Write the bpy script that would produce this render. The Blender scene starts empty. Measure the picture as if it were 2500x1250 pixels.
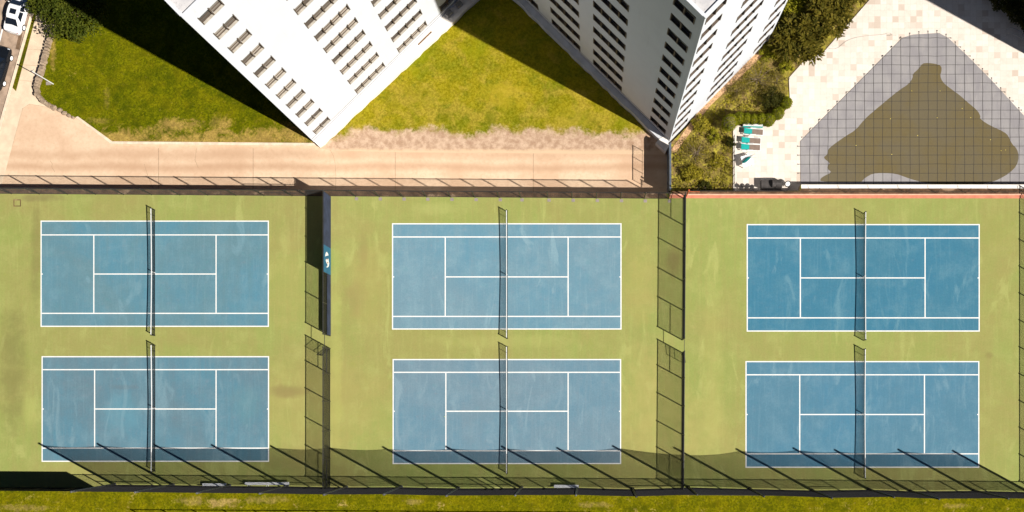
import bpy, math, random
from mathutils import Vector, Matrix
random.seed(7)
PI = math.pi
scn = bpy.context.scene
col = scn.collection
H, F, NX, NY = 110.0, 2580.0, 1448.0, 990.0      # drone height, focal length, foot point of the drone

def G(px, py, z=0.0):                              # survey helper: ground plan read off the aerial view
    return ((px - NX) / F * (H - z), -(py - NY) / F * (H - z))
def G3(px, py, z=0.0):
    x, y = G(px, py, z); return (x, y, z)

# ------------------------------------------------------------------ materials
class NT:
    def __init__(s, name):
        s.m = bpy.data.materials.new(name); s.m.use_nodes = True
        s.t = s.m.node_tree; s.n = s.t.nodes; s.l = s.t.links
        s.b = s.n['Principled BSDF']; s.co = s.n.new('ShaderNodeTexCoord')
        s.pos = s.co.outputs['Object']
        s.b.inputs['Specular IOR Level'].default_value = 0.25
    def put(s, inp, v):
        if hasattr(v, 'is_output') or isinstance(v, bpy.types.NodeSocket): s.l.new(v, inp)
        elif isinstance(v, tuple) and len(v) == 3 and inp.type == 'RGBA': inp.default_value = (*v, 1)
        else: inp.default_value = v
    def map(s, scale=(1, 1, 1), rot=0.0, vec=None):
        k = s.n.new('ShaderNodeMapping'); s.l.new(vec or s.pos, k.inputs[0])
        k.inputs['Scale'].default_value = scale; k.inputs['Rotation'].default_value = (0, 0, rot)
        return k.outputs[0]
    def noise(s, scale, detail=4, rough=0.55, vec=None, dist=0.0):
        k = s.n.new('ShaderNodeTexNoise'); s.l.new(vec or s.pos, k.inputs['Vector'])
        k.inputs['Scale'].default_value = scale; k.inputs['Detail'].default_value = detail
        k.inputs['Roughness'].default_value = rough; k.inputs['Distortion'].default_value = dist
        return k.outputs['Fac']
    def math(s, op, a, b=0.0):
        k = s.n.new('ShaderNodeMath'); k.operation = op
        s.put(k.inputs[0], a); s.put(k.inputs[1], b); return k.outputs[0]
    def smooth(s, x, a, b, lo=0.0, hi=1.0):
        k = s.n.new('ShaderNodeMapRange'); k.interpolation_type = 'SMOOTHSTEP'
        s.put(k.inputs[0], x)
        for i, v in enumerate((a, b, lo, hi)): k.inputs[i + 1].default_value = v
        return k.outputs[0]
    def mix(s, f, a, b, mode='MIX'):
        k = s.n.new('ShaderNodeMix'); k.data_type = 'RGBA'; k.blend_type = mode
        s.put(k.inputs[0], f); s.put(k.inputs[6], a); s.put(k.inputs[7], b); return k.outputs[2]
    def xyz(s):
        k = s.n.new('ShaderNodeSeparateXYZ'); s.l.new(s.pos, k.inputs[0]); return k.outputs
    def patch(s, px, py, rx, ry, wob, z=0.0):
        x, y, _ = s.xyz(); x0, y0 = G(px, py, z)
        u = s.math('DIVIDE', s.math('SUBTRACT', x, x0), rx / 23.5); v = s.math('DIVIDE', s.math('SUBTRACT', y, y0), ry / 23.5)
        d = s.math('ADD', s.math('ADD', s.math('MULTIPLY', u, u), s.math('MULTIPLY', v, v)), wob)
        return s.smooth(d, 1.1, -.2)
    def rand(s):
        return s.n.new('ShaderNodeObjectInfo').outputs['Random']
    def bump(s, h, strength=0.3, dist=0.05):
        k = s.n.new('ShaderNodeBump'); s.l.new(h, k.inputs['Height'])
        k.inputs['Strength'].default_value = strength; k.inputs['Distance'].default_value = dist
        s.l.new(k.outputs[0], s.b.inputs['Normal'])
    def fin(s, c, rough=0.8, metal=0.0, spec=None):
        s.put(s.b.inputs['Base Color'], c); s.put(s.b.inputs['Roughness'], rough)
        s.b.inputs['Metallic'].default_value = metal
        if spec is not None: s.b.inputs['Specular IOR Level'].default_value = spec
        return s.m

def plain(name, c, rough=0.6, metal=0.0, var=0.18, scale=3.0, spec=None):
    k = NT(name); n = k.noise(scale, 5)
    d = tuple(v * (1 - var) for v in c); u = tuple(min(1, v * (1 + var)) for v in c)
    return k.fin(k.mix(k.smooth(n, .3, .7), d, u), rough, metal, spec)

def grass_mat(name, dark, mid, light, dry, dryness=.0, band=None, big=.12, bald=(), z=0.0):
    """mown lawn: clumps, fine blades, dry specks and patches; band = (y0, y1) world strip where the turf dries out"""
    k = NT(name)
    a = k.noise(big, 5, .6, dist=.6); b = k.noise(1.1, 6, .75); c = k.noise(4.6, 5, .8); e = k.noise(.42, 6, .7, dist=.8)
    st = k.noise(3.4, 5, .8, dist=.5)
    cl = k.mix(k.smooth(k.math('ADD', k.math('MULTIPLY', a, .5), k.math('MULTIPLY', b, .5)), .38, .62), dark, mid)
    cl = k.mix(k.smooth(e, .42, .66), cl, light)
    f = k.smooth(k.math('ADD', k.math('MULTIPLY', c, .6), k.math('MULTIPLY', st, .4)), .40, .62)
    f = k.math('MULTIPLY', f, k.smooth(k.noise(.9, 4, .6), .25, .6))
    cl = k.mix(f, k.mix(.48, cl, (0.018, 0.020, 0.001)), k.mix(.5, cl, tuple(v * 1.5 for v in light)))
    p = k.noise(.55, 6, .7, dist=.5)
    dr = k.smooth(k.math('ADD', k.math('MULTIPLY', p, .62), k.math('MULTIPLY', c, .38)), .60 - dryness, .70 - dryness)
    sp = k.smooth(k.noise(2.6, 4, .8), .60, .72)
    dr = k.math('MAXIMUM', dr, k.math('MULTIPLY', sp, .55))
    if band:
        w = k.smooth(k.xyz()[1], band[0], band[1])
        g = k.smooth(k.math('ADD', k.math('MULTIPLY', w, .36), k.math('MULTIPLY', k.noise(.42, 7, .72, dist=.8), .85)), .66, .80)
        dr = k.math('MAXIMUM', dr, g)
    if bald:
        wob = k.math('MULTIPLY', k.math('SUBTRACT', k.noise(1.3, 7, .82), .5), 6.5)
        for (px, py, rx, ry, am) in bald: dr = k.math('MAXIMUM', dr, k.math('MULTIPLY', k.patch(px, py, rx, ry, wob, z), am))
    cl = k.mix(k.math('MULTIPLY', dr, .8), cl, k.mix(f, tuple(x * .5 for x in dry), dry))
    k.bump(k.math('ADD', c, k.math('MULTIPLY', b, .8)), .6, .12)
    return k.fin(cl, .95, spec=.04)

def court_mat(name, base, pale, worn, amt=1.0, tint=(.20, .17, .17), teal=(.05, .22, .24), blots=()):
    k = NT(name)
    a = k.noise(.085, 5, .62, dist=.5); b = k.noise(.45, 6, .7)
    st = k.noise(1.5, 4, .7, vec=k.map((1, .06, 1))); st2 = k.noise(3.2, 3, .7, vec=k.map((1, .05, 1)))
    fine = k.noise(5.5, 5, .85); mot = k.noise(1.3, 5, .75)
    sm = k.noise(.30, 4, .55, vec=k.map((1.6, .5, 1), -.45), dist=1.3)
    c = k.mix(k.math('MULTIPLY', k.smooth(a, .36, .66), .85 * amt), base, worn)
    c = k.mix(k.math('MULTIPLY', k.smooth(b, .42, .72), .5 * amt), c, pale)
    c = k.mix(k.math('MULTIPLY', k.smooth(st, .40, .70), .42 * amt), c, worn)
    c = k.mix(k.math('MULTIPLY', k.smooth(st2, .48, .72), .28 * amt), c, pale)
    c = k.mix(k.math('MULTIPLY', k.smooth(mot, .54, .74), .30 * amt), c, tint)
    c = k.mix(k.math('MULTIPLY', k.smooth(mot, .46, .28), .30 * amt), c, teal)
    c = k.mix(k.math('MULTIPLY', k.smooth(sm, .57, .70), .7 * amt), c, pale)
    c = k.mix(k.math('MULTIPLY', k.smooth(fine, .38, .68), .26), c, tuple(v * .60 for v in base))
    if blots:
        wob = k.math('MULTIPLY', k.math('SUBTRACT', k.noise(.6, 5, .65), .5), 2.2)
        for (px, py, rx, ry, am, cc) in blots: c = k.mix(k.math('MULTIPLY', k.patch(px, py, rx, ry, wob), am), c, cc)
    k.bump(fine, .15, .012)
    return k.fin(c, .85, spec=.10)

def leaf_mat(name, dark, light, hue2, hi=.5):
    k = NT(name)
    n = k.noise(1.1, 4, .6); f = k.noise(6, 2, .6)
    c = k.mix(k.smooth(n, .36, .64), dark, light)
    c = k.mix(k.math('MULTIPLY', k.smooth(f, .45, .8), hi), c, hue2)
    k.b.inputs['Base Color'].default_value = (1, 1, 1, 1)
    k.fin(c, .7, spec=.12)
    tr = k.n.new('ShaderNodeBsdfTranslucent'); k.l.new(c, tr.inputs[0])
    mx = k.n.new('ShaderNodeMixShader'); mx.inputs[0].default_value = .25
    out = k.n['Material Output']
    k.l.new(k.b.outputs[0], mx.inputs[1]); k.l.new(tr.outputs[0], mx.inputs[2]); k.l.new(mx.outputs[0], out.inputs[0])
    return k.m

MT = {}
MT['grass_low'] = grass_mat('lawn_grass', (.066, .092, .001), (.108, .125, .001), (.165, .155, .002), (.56, .37, .10), .0, band=(G(0, 225, -2)[1], G(0, 356, -2)[1]), z=-2.0, bald=[(435, 306, 62, 20, .95), (690, 330, 90, 22, .95), (262, 240, 10, 26, .35), (370, 320, 40, 14, .7), (560, 340, 110, 10, .8), (450, 345, 170, 7, .9), (130, 120, 9, 60, .7), (240, 296, 40, 10, .4), (530, 300, 20, 26, .5)])
MT['grass_south'] = grass_mat('field_grass', (.090, .106, .001), (.142, .142, .001), (.20, .175, .002), (.58, .40, .14), .035, big=.2, bald=[(545, 1228, 55, 13, 1), (470, 1222, 40, 12, .6), (650, 1220, 60, 10, .5), (60, 1240, 70, 10, .5), (1450, 1232, 50, 8, .5), (1010, 1225, 30, 8, .5), (2330, 1235, 40, 8, .5)])
MT['grass_strip'] = grass_mat('verge_grass', (.05, .075, .002), (.09, .10, .003), (.15, .13, .006), (.27, .17, .05), .02)

def center_lawn():
    k = NT('centre_lawn_grass')
    a = k.noise(.2, 6, .68, dist=.8); b = k.noise(.9, 6, .72); c = k.noise(4.2, 5, .8); d = k.noise(.5, 5, .6, dist=.4)
    y = k.xyz()[1]; x = k.xyz()[0]
    south = k.smooth(y, G(0, 150, -2)[1], G(0, 300, -2)[1])
    cl = k.mix(k.smooth(a, .36, .60), (.160, .172, .002), (.275, .228, .004))
    cl = k.mix(k.math('MULTIPLY', k.smooth(k.math('ADD', d, k.math('MULTIPLY', south, .10)), .50, .70), .6), cl, (.42, .30, .04))
    cl = k.mix(k.math('MULTIPLY', k.smooth(b, .50, .70), .8), cl, (.105, .125, .002))
    f = k.smooth(c, .38, .64)
    cl = k.mix(f, k.mix(.42, cl, (.05, .040, .001)), k.mix(.16, cl, (.50, .42, .06)))
    wob = k.math('MULTIPLY', k.math('SUBTRACT', k.noise(.9, 6, .7), .5), 3.2)
    for (px, py, rx, ry, am, cc) in ((1198, 292, 18, 20, .7, (.10, .115, .002)), (1085, 285, 24, 18, .55, (.12, .12, .003)), (912, 318, 16, 12, .7, (.085, .12, .002)), (1000, 240, 90, 40, .3, (.21, .17, .02)), (1230, 230, 70, 40, .5, (.40, .30, .02)), (1400, 290, 60, 30, .4, (.30, .25, .02)), (1160, 120, 50, 30, .4, (.20, .21, .002)), (1020, 150, 40, 40, .4, (.19, .22, .002)), (1520, 300, 40, 20, .4, (.17, .19, .003))): cl = k.mix(k.math('MULTIPLY', k.patch(px, py, rx, ry, wob, -2.0), am), cl, cc)
    yy = k.math('ADD', y, k.math('MULTIPLY', k.math('SUBTRACT', b, .5), 2.6))
    yy = k.math('ADD', yy, k.math('MULTIPLY', k.math('SUBTRACT', k.noise(.16, 4, .5), .5), 4.4))
    dirt = k.smooth(yy, G(0, 305, -2)[1], G(0, 345, -2)[1])
    dn = k.noise(1.6, 6, .72)
    dc = k.mix(k.smooth(dn, .34, .66), (.36, .23, .15), (.56, .40, .285))
    cl = k.mix(k.smooth(k.math('ADD', k.math('MULTIPLY', dirt, .7), k.math('MULTIPLY', k.math('SUBTRACT', c, .5), .8)), .10, .68), cl, dc)
    yz = k.math('ADD', y, k.math('MULTIPLY', k.math('SUBTRACT', b, .5), 1.0))
    cl = k.mix(k.smooth(yz, G(0, 360, -2)[1], G(0, 371, -2)[1]), cl, (.62, .44, .29))
    k.bump(c, .5, .1)
    return k.fin(cl, .95, spec=.05)
MT['grass_mid'] = center_lawn()

def drive_mat():
    k = NT('driveway_concrete')
    a = k.noise(.22, 5, .6); b = k.noise(2.5, 6, .7); sp = k.noise(5.5, 5, .8)
    c = k.mix(k.smooth(a, .35, .65), (.70, .515, .36), (.60, .41, .275))
    c = k.mix(k.math('MULTIPLY', k.smooth(b, .4, .75), .5), c, (.50, .33, .21))
    x, y, z = k.xyz()
    yn = k.math('ADD', y, k.math('MULTIPLY', k.math('SUBTRACT', k.noise(.15, 3), .5), 1.0))
    def track(py, w, amt, cl, c):
        d = k.math('ABSOLUTE', k.math('SUBTRACT', yn, G(0, py, -2)[1]))
        return k.mix(k.math('MULTIPLY', k.smooth(d, w, 0.0), amt), c, cl)
    c = track(408, .75, .55, (.42, .25, .15), c)
    c = track(378, .9, .45, (.44, .27, .165), c)
    spots = k.smooth(sp, .66, .74)
    c = k.mix(k.math('MULTIPLY', spots, .5), c, (.24, .14, .085))
    k.bump(b, .15, .02)
    return k.fin(c, .9, spec=.1)
MT['drive'] = drive_mat()
MT['walk'] = plain('sidewalk_concrete', (.68, .53, .38), .9, var=.1, scale=1.2)
MT['kerb'] = plain('kerb_concrete', (.72, .57, .43), .9, var=.12, scale=2)
MT['asphalt'] = plain('street_asphalt', (.36, .26, .19), .9, var=.22, scale=1.5)
MT['pale_joint'] = plain('pale_joint', (.46, .34, .23), .9)
MT['shadow_line'] = plain('grey_shadow_line', (.26, .25, .25), .9)  # dark grey stands in for a thin shadow line on the wall
MT['podium'] = plain('shaded_podium_concrete', (.50, .51, .54), .9, var=.12, scale=1)  # podium colour darkened and blued for the shaded side
MT['pole'] = plain('dull_pole_steel', (.12, .12, .125), .5, .3, var=.15)
MT['drive_joint'] = plain('driveway_joint', (.34, .22, .14), .9)
MT['joint'] = plain('joint_dark', (.16, .10, .06), .9)
MT['green'] = court_mat('green_acrylic', (.258, .298, .082), (.365, .375, .125), (.300, .262, .090), .95, (.36, .25, .105), (.27, .30, .055), [(705, 955, 62, 20, .75, (.17, .12, .055)), (868, 725, 34, 50, .4, (.24, .17, .075)), (1645, 640, 26, 46, .45, (.19, .13, .06)), (2415, 868, 12, 10, .4, (.2, .15, .06)), (30, 900, 42, 190, .55, (.16, .15, .05)), (88, 620, 16, 170, .5, (.18, .16, .055)), (75, 1000, 24, 60, .3, (.42, .44, .13)), (885, 612, 18, 60, .4, (.24, .18, .075)), (100, 484, 70, 12, .45, (.16, .12, .06)), (720, 560, 30, 90, .22, (.25, .2, .08)), (820, 880, 18, 320, .28, (.42, .44, .12)), (1740, 900, 36, 300, .2, (.43, .42, .13)), (1060, 510, 60, 20, .3, (.42, .42, .15)), (420, 832, 240, 20, .2, (.27, .22, .08)), (1230, 834, 220, 20, .25, (.40, .40, .13)), (700, 1120, 60, 40, .3, (.2, .15, .065)), (1580, 960, 40, 160, .2, (.36, .28, .11)), (2440, 560, 60, 60, .18, (.25, .27, .06)), (780, 1000, 240, 150, .35, (.37, .32, .105)), (1590, 1000, 120, 190, .4, (.39, .33, .11)), (1720, 1050, 80, 120, .35, (.40, .35, .12)), (700, 700, 60, 150, .3, (.36, .30, .10)), (1560, 700, 50, 120, .35, (.37, .31, .10)), (900, 700, 60, 130, .25, (.37, .31, .10)), (40, 560, 50, 50, .25, (.20, .27, .055))])
MT['blueA'] = court_mat('blue_acrylic_worn', (.086, .222, .300), (.165, .290, .345), (.118, .208, .238), 1.0, (.20, .22, .25), (.07, .24, .26))
MT['blueA2'] = court_mat('blue_acrylic_worn_grey', (.088, .208, .276), (.165, .270, .322), (.120, .180, .215), 1.0, (.21, .21, .25), (.085, .24, .27), [(295, 1010, 55, 60, .4, (.12, .28, .35)), (300, 945, 45, 8, .4, (.12, .15, .17)), (600, 985, 50, 60, .25, (.11, .25, .27))])
MT['blueB2'] = court_mat('blue_acrylic_pale_grey', (.116, .225, .298), (.215, .310, .365), (.158, .232, .282), 1.0, (.23, .24, .28), (.10, .26, .30))
MT['blueC2'] = court_mat('blue_acrylic_bleached', (.070, .195, .290), (.165, .285, .355), (.085, .190, .260), .9, (.16, .21, .27), (.06, .22, .28))
MT['blueB'] = court_mat('blue_acrylic_pale', (.112, .244, .325), (.225, .345, .400), (.160, .255, .310), 1.0, (.25, .26, .29), (.10, .27, .30))
MT['blueC'] = court_mat('blue_acrylic_fresh', (.044, .170, .262), (.130, .265, .330), (.056, .172, .245), .9, (.13, .19, .25), (.035, .19, .24))
MT['line'] = plain('line_paint', (.74, .74, .72), .7, var=.05)
def dirt_mat():
    k = NT('bare_earth'); a = k.noise(1.1, 6, .75); b = k.noise(5, 4, .8); p = k.noise(.42, 3, .5, vec=k.map((1, 1.6, 1)))
    c = k.mix(k.smooth(a, .35, .65), (.085, .048, .026), (.21, .12, .066)); c = k.mix(k.math('MULTIPLY', k.smooth(b, .5, .75), .5), c, (.05, .032, .02))
    c = k.mix(k.math('MULTIPLY', k.smooth(p, .60, .66), .8), c, (.44, .29, .18)); k.bump(b, .4, .05); return k.fin(c, .95, spec=.05)
MT['dirt'] = dirt_mat()
MT['conc'] = plain('terrace_concrete', (.30, .22, .16), .9, var=.2)
MT['coping'] = plain('white_coping', (.80, .74, .68), .85, var=.08, scale=1)
MT['coral'] = plain('coral_kerb_paint', (.58, .21, .13), .8, var=.14, scale=1.2)
MT['coral_lip'] = plain('coral_lip_paint', (.75, .40, .28), .8, var=.1)

def deck_mat():
    k = NT('travertine_tiles')
    s = k.map((1 / .63, 1 / .63, 1))
    fl = k.n.new('ShaderNodeVectorMath'); fl.operation = 'FLOOR'; k.l.new(s, fl.inputs[0])
    w = k.n.new('ShaderNodeTexWhiteNoise'); w.noise_dimensions = '2D'; k.l.new(fl.outputs[0], w.inputs['Vector'])
    r = w.outputs['Value']
    c = k.mix(k.smooth(r, .05, .62), (.74, .67, .60), (.69, .61, .535))
    c = k.mix(k.math('MULTIPLY', k.smooth(r, .80, 1.0), .6), c, (.48, .37, .29))
    n = k.noise(2.2, 6, .7, dist=.5)
    c = k.mix(k.math('MULTIPLY', k.smooth(n, .45, .8), .35), c, (.47, .36, .27))
    fr = k.n.new('ShaderNodeVectorMath'); fr.operation = 'FRACTION'; k.l.new(s, fr.inputs[0])
    sp = k.n.new('ShaderNodeSeparateXYZ'); k.l.new(fr.outputs[0], sp.inputs[0])
    g = k.math('MAXIMUM', k.math('LESS_THAN', sp.outputs[0], .03), k.math('LESS_THAN', sp.outputs[1], .03))
    c = k.mix(k.math('MULTIPLY', g, .35), c, (.35, .28, .21))
    return k.fin(c, .8, spec=.15)
MT['deck'] = deck_mat()

def soil_mat():
    k = NT('garden_soil')
    a = k.noise(.6, 6, .7); c = k.noise(6, 5, .8)
    cl = k.mix(k.smooth(a, .35, .65), (.27, .18, .075), (.30, .25, .04))
    cl = k.mix(k.smooth(c, .35, .7), k.mix(.6, cl, (.03, .02, .008)), cl)
    cl = k.mix(k.math('MULTIPLY', k.smooth(k.noise(1.8, 5, .7), .46, .66), .85), cl, (.42, .36, .045))
    k.bump(c, .6, .1)
    return k.fin(cl, .95, spec=.05)
MT['soil'] = soil_mat()
MT['mulch'] = plain('gravel_ledge', (.46, .28, .15), .95, var=.4, scale=5)

def wall_mat():
    k = NT('white_stucco')
    a = k.noise(.5, 6, .6); v = k.noise(2.0, 3, .6, vec=k.map((1, 1, .12)))
    c = k.mix(k.math('MULTIPLY', k.smooth(a, .4, .75), .5), (.635, .655, .69), (.59, .605, .64))
    c = k.mix(k.math('MULTIPLY', k.smooth(v, .58, .8), .18), c, (.46, .45, .45))
    k.bump(k.noise(25, 3), .06, .01)
    return k.fin(c, .85, spec=.15)
MT['stucco'] = wall_mat()
def roof_mat():
    k = NT('roof_membrane')
    a = k.noise(.8, 6, .7); b = k.noise(4.5, 6, .85, dist=1)
    c = k.mix(k.smooth(a, .35, .7), (.60, .58, .58), (.46, .45, .46))
    c = k.mix(k.math('MULTIPLY', k.smooth(b, .58, .66), .8), c, (.12, .11, .10))
    return k.fin(c, .8)
MT['roof'] = roof_mat()
MT['frame'] = plain('bronze_frame', (.105, .078, .058), .55, var=.2)
MT['sill'] = plain('window_sill', (.44, .40, .34), .8, var=.15)
def pane_mat():
    k = NT('window_glass_with_blinds')
    r = k.rand(); x = k.xyz()[0]
    w = k.n.new('ShaderNodeTexWhiteNoise'); w.noise_dimensions = '2D'
    cb = k.n.new('ShaderNodeCombineXYZ'); k.l.new(k.math('FLOOR', k.math('MULTIPLY', x, 1 / 1.03)), cb.inputs[0]); k.l.new(r, cb.inputs[1])
    k.l.new(cb.outputs[0], w.inputs['Vector'])
    f = k.math('ADD', k.math('MULTIPLY', w.outputs['Value'], .45), k.math('MULTIPLY', r, .55))
    c = k.mix(k.smooth(f, .25, .75), (.085, .075, .064), (.46, .40, .335))
    return k.fin(c, .22, spec=.45)
MT['pane'] = pane_mat()
MT['black_screen'] = plain('black_windscreen', (.012, .013, .016), .9, var=.3)
MT['navy_screen'] = plain('navy_windscreen', (.030, .040, .075), .85, var=.25, scale=1.2)
MT['banner'] = plain('blue_banner', (.022, .118, .205), .7, var=.1)
MT['white'] = plain('white_paint', (.78, .78, .77), .45, var=.05)
MT['tan'] = plain('tan_print', (.35, .16, .08), .7)
MT['steel'] = plain('black_vinyl_steel', (.022, .021, .020), .5, var=.2, spec=.4)
MT['galv'] = plain('galvanised_steel', (.34, .33, .33), .45, .5, var=.15)
MT['alu'] = plain('bare_aluminium', (.90, .91, .93), .45, .0, var=.03)
MT['netcord'] = plain('black_netting', (.012, .012, .013), .9)
MT['greypad'] = plain('grey_footing', (.27, .23, .21), .9, var=.15)
MT['slate'] = plain('slate_wall_paint', (.085, .105, .135), .8, var=.2)
MT['tape'] = plain('net_tape', (.76, .76, .75), .7, var=.05)

# ------------------------------------------------------------------ mesh helpers
class MB:
    def __init__(s): s.v = []; s.f = []; s.mi = []
    def add(s, vs, fs, mi=0):
        o = len(s.v); s.v += [tuple(p) for p in vs]
        s.f += [tuple(i + o for i in f) for f in fs]; s.mi += [mi] * len(fs); return s
    def box(s, lo, hi, M=None, mi=0):
        x0, y0, z0 = lo; x1, y1, z1 = hi
        vs = [(x0, y0, z0), (x1, y0, z0), (x1, y1, z0), (x0, y1, z0), (x0, y0, z1), (x1, y0, z1), (x1, y1, z1), (x0, y1, z1)]
        if M: vs = [M @ Vector(p) for p in vs]
        return s.add(vs, [(0, 3, 2, 1), (4, 5, 6, 7), (0, 1, 5, 4), (1, 2, 6, 5), (2, 3, 7, 6), (3, 0, 4, 7)], mi)
    def bar(s, a, b, r, n=6, mi=0, r2=None, cap=True):
        a = Vector(a); b = Vector(b); d = b - a
        if d.length < 1e-6: return s
        d.normalize(); u = d.orthogonal().normalized(); w = d.cross(u); r2 = r if r2 is None else r2
        vs = [a + (u * math.cos(2 * PI * i / n) + w * math.sin(2 * PI * i / n)) * r for i in range(n)]
        vs += [b + (u * math.cos(2 * PI * i / n) + w * math.sin(2 * PI * i / n)) * r2 for i in range(n)]
        fs = [(i, (i + 1) % n, n + (i + 1) % n, n + i) for i in range(n)]
        if cap: fs += [tuple(range(n - 1, -1, -1)), tuple(range(n, 2 * n))]
        return s.add(vs, fs, mi)
    def tube(s, pts, r, n=6, mi=0):
        for a, b in zip(pts, pts[1:]): s.bar(a, b, r, n, mi)
        return s
    def prism(s, poly, z0, z1, mi=0, side=None):
        n = len(poly)
        vs = [(x, y, z0) for x, y in poly] + [(x, y, z1) for x, y in poly]
        s.add(vs, [tuple(range(n, 2 * n))], mi)
        s.add(vs, [tuple(range(n - 1, -1, -1))] + [(i, (i + 1) % n, n + (i + 1) % n, n + i) for i in range(n)], mi if side is None else side)
        return s
    def sheet(s, poly, z, mi=0): return s.add([(x, y, z) for x, y in poly], [tuple(range(len(poly)))], mi)
    def blob(s, c, rad, seg=8, rings=6, jit=0.0, mi=0, M=None):
        vs = []; fs = []
        for i in range(rings + 1):
            t = PI * i / rings
            for j in range(seg):
                p = 2 * PI * j / seg; k = 1 + random.uniform(-jit, jit)
                q = Vector((math.sin(t) * math.cos(p) * rad[0] * k, math.sin(t) * math.sin(p) * rad[1] * k, math.cos(t) * rad[2] * k))
                if M: q = M @ q
                vs.append(q + Vector(c))
        for i in range(rings):
            for j in range(seg):
                fs.append((i * seg + j, (i + 1) * seg + j, (i + 1) * seg + (j + 1) % seg, i * seg + (j + 1) % seg))
        return s.add(vs, fs, mi)
    def build(s, name, mats, parent=None, smooth=False):
        me = bpy.data.meshes.new(name); me.from_pydata(s.v, [], s.f)
        for m in (mats if isinstance(mats, (list, tuple)) else [mats]): me.materials.append(MT.get(m, m) if isinstance(m, str) else m)
        if any(s.mi): me.polygons.foreach_set('material_index', s.mi)
        if smooth: me.polygons.foreach_set('use_smooth', [True] * len(s.f))
        me.update(); me.validate()
        o = bpy.data.objects.new(name, me); col.objects.link(o)
        if parent: o.parent = parent
        return o

def tag(o, label=None, cat=None, group=None, kind=None):
    if label: o['label'] = label
    if cat: o['category'] = cat
    if group: o['group'] = group
    if kind: o['kind'] = kind
    return o
def thing(name, label, cat, loc=(0, 0, 0), rz=0.0, group=None):
    o = bpy.data.objects.new(name, None); col.objects.link(o); o.empty_display_size = .3
    o.location = loc; o.rotation_euler = (0, 0, rz); return tag(o, label, cat, group)
def struct(name, mb, m, parent=None): return tag(mb.build(name, m, parent), kind='structure')
def P(pts, z): return [G(x, y, z) for x, y in pts]
def dup(o, parent=None):
    c = o.copy(); col.objects.link(c)
    if parent: c.parent = parent
    for ch in list(o.children): dup(ch, c)
    return c

# ------------------------------------------------------------------ setting
ZL, ZD, ZG = -2.0, -1.2, -1.3
struct('ground', MB().sheet([(-600, -600), (600, -600), (600, 600), (-600, 600)], -2.3), 'grass_low')
terr = P([(-3000, 452), (28, 461), (1624, 470), (1952, 466), (1955, 450), (5500, 450), (5500, 9000), (-3000, 9000)], 0)
tb = MB(); tb.prism(terr, -2.4, 0.0, 0, 1)
struct('field_terrace', tb, ['grass_south', 'conc'])
def yN(x): return 473 + (x - 28) * .0075            # north court fence
def yS(x): return 1189.5 + x * .0074                # south court fence
struct('court_surface', MB().sheet(P([(-300, yN(-300)), (1632, yN(1632)), (1640, 483.5), (3200, 484), (3200, yS(3200) + 2), (-300, yS(-300) + 2)], 0.004), .004), 'green')
struct('dirt_strip', MB().sheet(P([(-300, 460), (28, 461.6), (1624, 470.6), (1632, yN(1632)), (-300, yN(-300))], .004), .004), 'dirt')
# right-hand terrace edge: white coping, bare strip, coral kerb
struct('coping', MB().prism(P([(1956, 450.5), (3200, 450.5), (3200, 460.5), (1956, 460.5)], .03), .002, .03), 'coping')
struct('bare_strip', MB().sheet(P([(1640, 466.6), (1952, 466.6), (1956, 460.7), (3200, 460.7), (3200, 473), (1640, 473)], .006), .006), 'dirt')
cb = MB(); cb.prism(P([(1634, 473.2), (3200, 473.2), (3200, 476.2), (1634, 476.2)], .16), .003, .16)
k1 = struct('kerb', cb, 'coral_lip')
cb = MB(); cb.prism(P([(1634, 476.3), (3200, 476.3), (3200, 484.6), (1634, 483.8)], .05), .003, .05)
struct('coral_path', cb, 'coral')

# courts
COURTS = [  # x0, x1, y0, y1, singles lines, service lines, centre, material
    (99, 656.5, 538.5, 798, 573.5, 765, 229, 527.5, 669, 'blueA', 'upper court at left'),
    (101.5, 657, 869.5, 1127.5, 902.5, 1094, 231, 527.5, 998.5, 'blueA2', 'lower court at left'),
    (957, 1517.5, 545, 804.5, 578.5, 772.5, 1087, 1387, 676, 'blueB', 'upper court in the middle'),
    (958.5, 1516.5, 876.5, 1133, 909, 1100.5, 1088.5, 1387, 1004, 'blueB2', 'lower court in the middle'),
    (1823, 2392, 547, 809.5, 581, 776, 1954, 2258.5, 678.5, 'blueC', 'upper court at right'),
    (1820, 2391, 881.5, 1142, 915, 1108, 1952.5, 2257, 1012, 'blueC2', 'lower court at right'),
]
def court(x0, x1, y0, y1, s0, s1, v0, v1, cy, m, _):
    z = .008
    c = struct('tennis_court', MB().sheet(P([(x0, y0), (x1, y0), (x1, y1), (x0, y1)], z), z), m)
    z = .012; w = 1.36; L = MB()
    def seg(ax, ay, bx, by): L.sheet(P([(ax, ay), (bx, ay), (bx, by), (ax, by)], z), z)
    seg(x0, y0, x1, y0 + 2 * w); seg(x0, y1 - 2 * w, x1, y1)
    seg(x0, y0 + 2 * w, x0 + 2 * w, y1 - 2 * w); seg(x1 - 2 * w, y0 + 2 * w, x1, y1 - 2 * w)
    for s in (s0, s1): seg(x0 + 2 * w, s - w, x1 - 2 * w, s + w)
    for v in (v0, v1): seg(v - w, s0 + w, v + w, s1 - w)
    seg(v0 + w, cy - w, v1 - w, cy + w)
    seg(x0 + 2 * w, cy - w, x0 + 2 * w + 2.6, cy + w); seg(x1 - 2 * w - 2.6, cy - w, x1 - 2 * w, cy + w)
    L.build('court_lines', 'line', c)
for c in COURTS: court(*c)
pm = MB(); z = .012
for a in ((33, 487, 51, 489), (33, 502, 51, 504), (33, 489, 35, 502), (49, 489, 51, 502)):
    pm.sheet(P([(a[0], a[1]), (a[2], a[1]), (a[2], a[3]), (a[0], a[3])], z), z)
struct('court_patch', pm, MT['dirt'])

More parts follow.
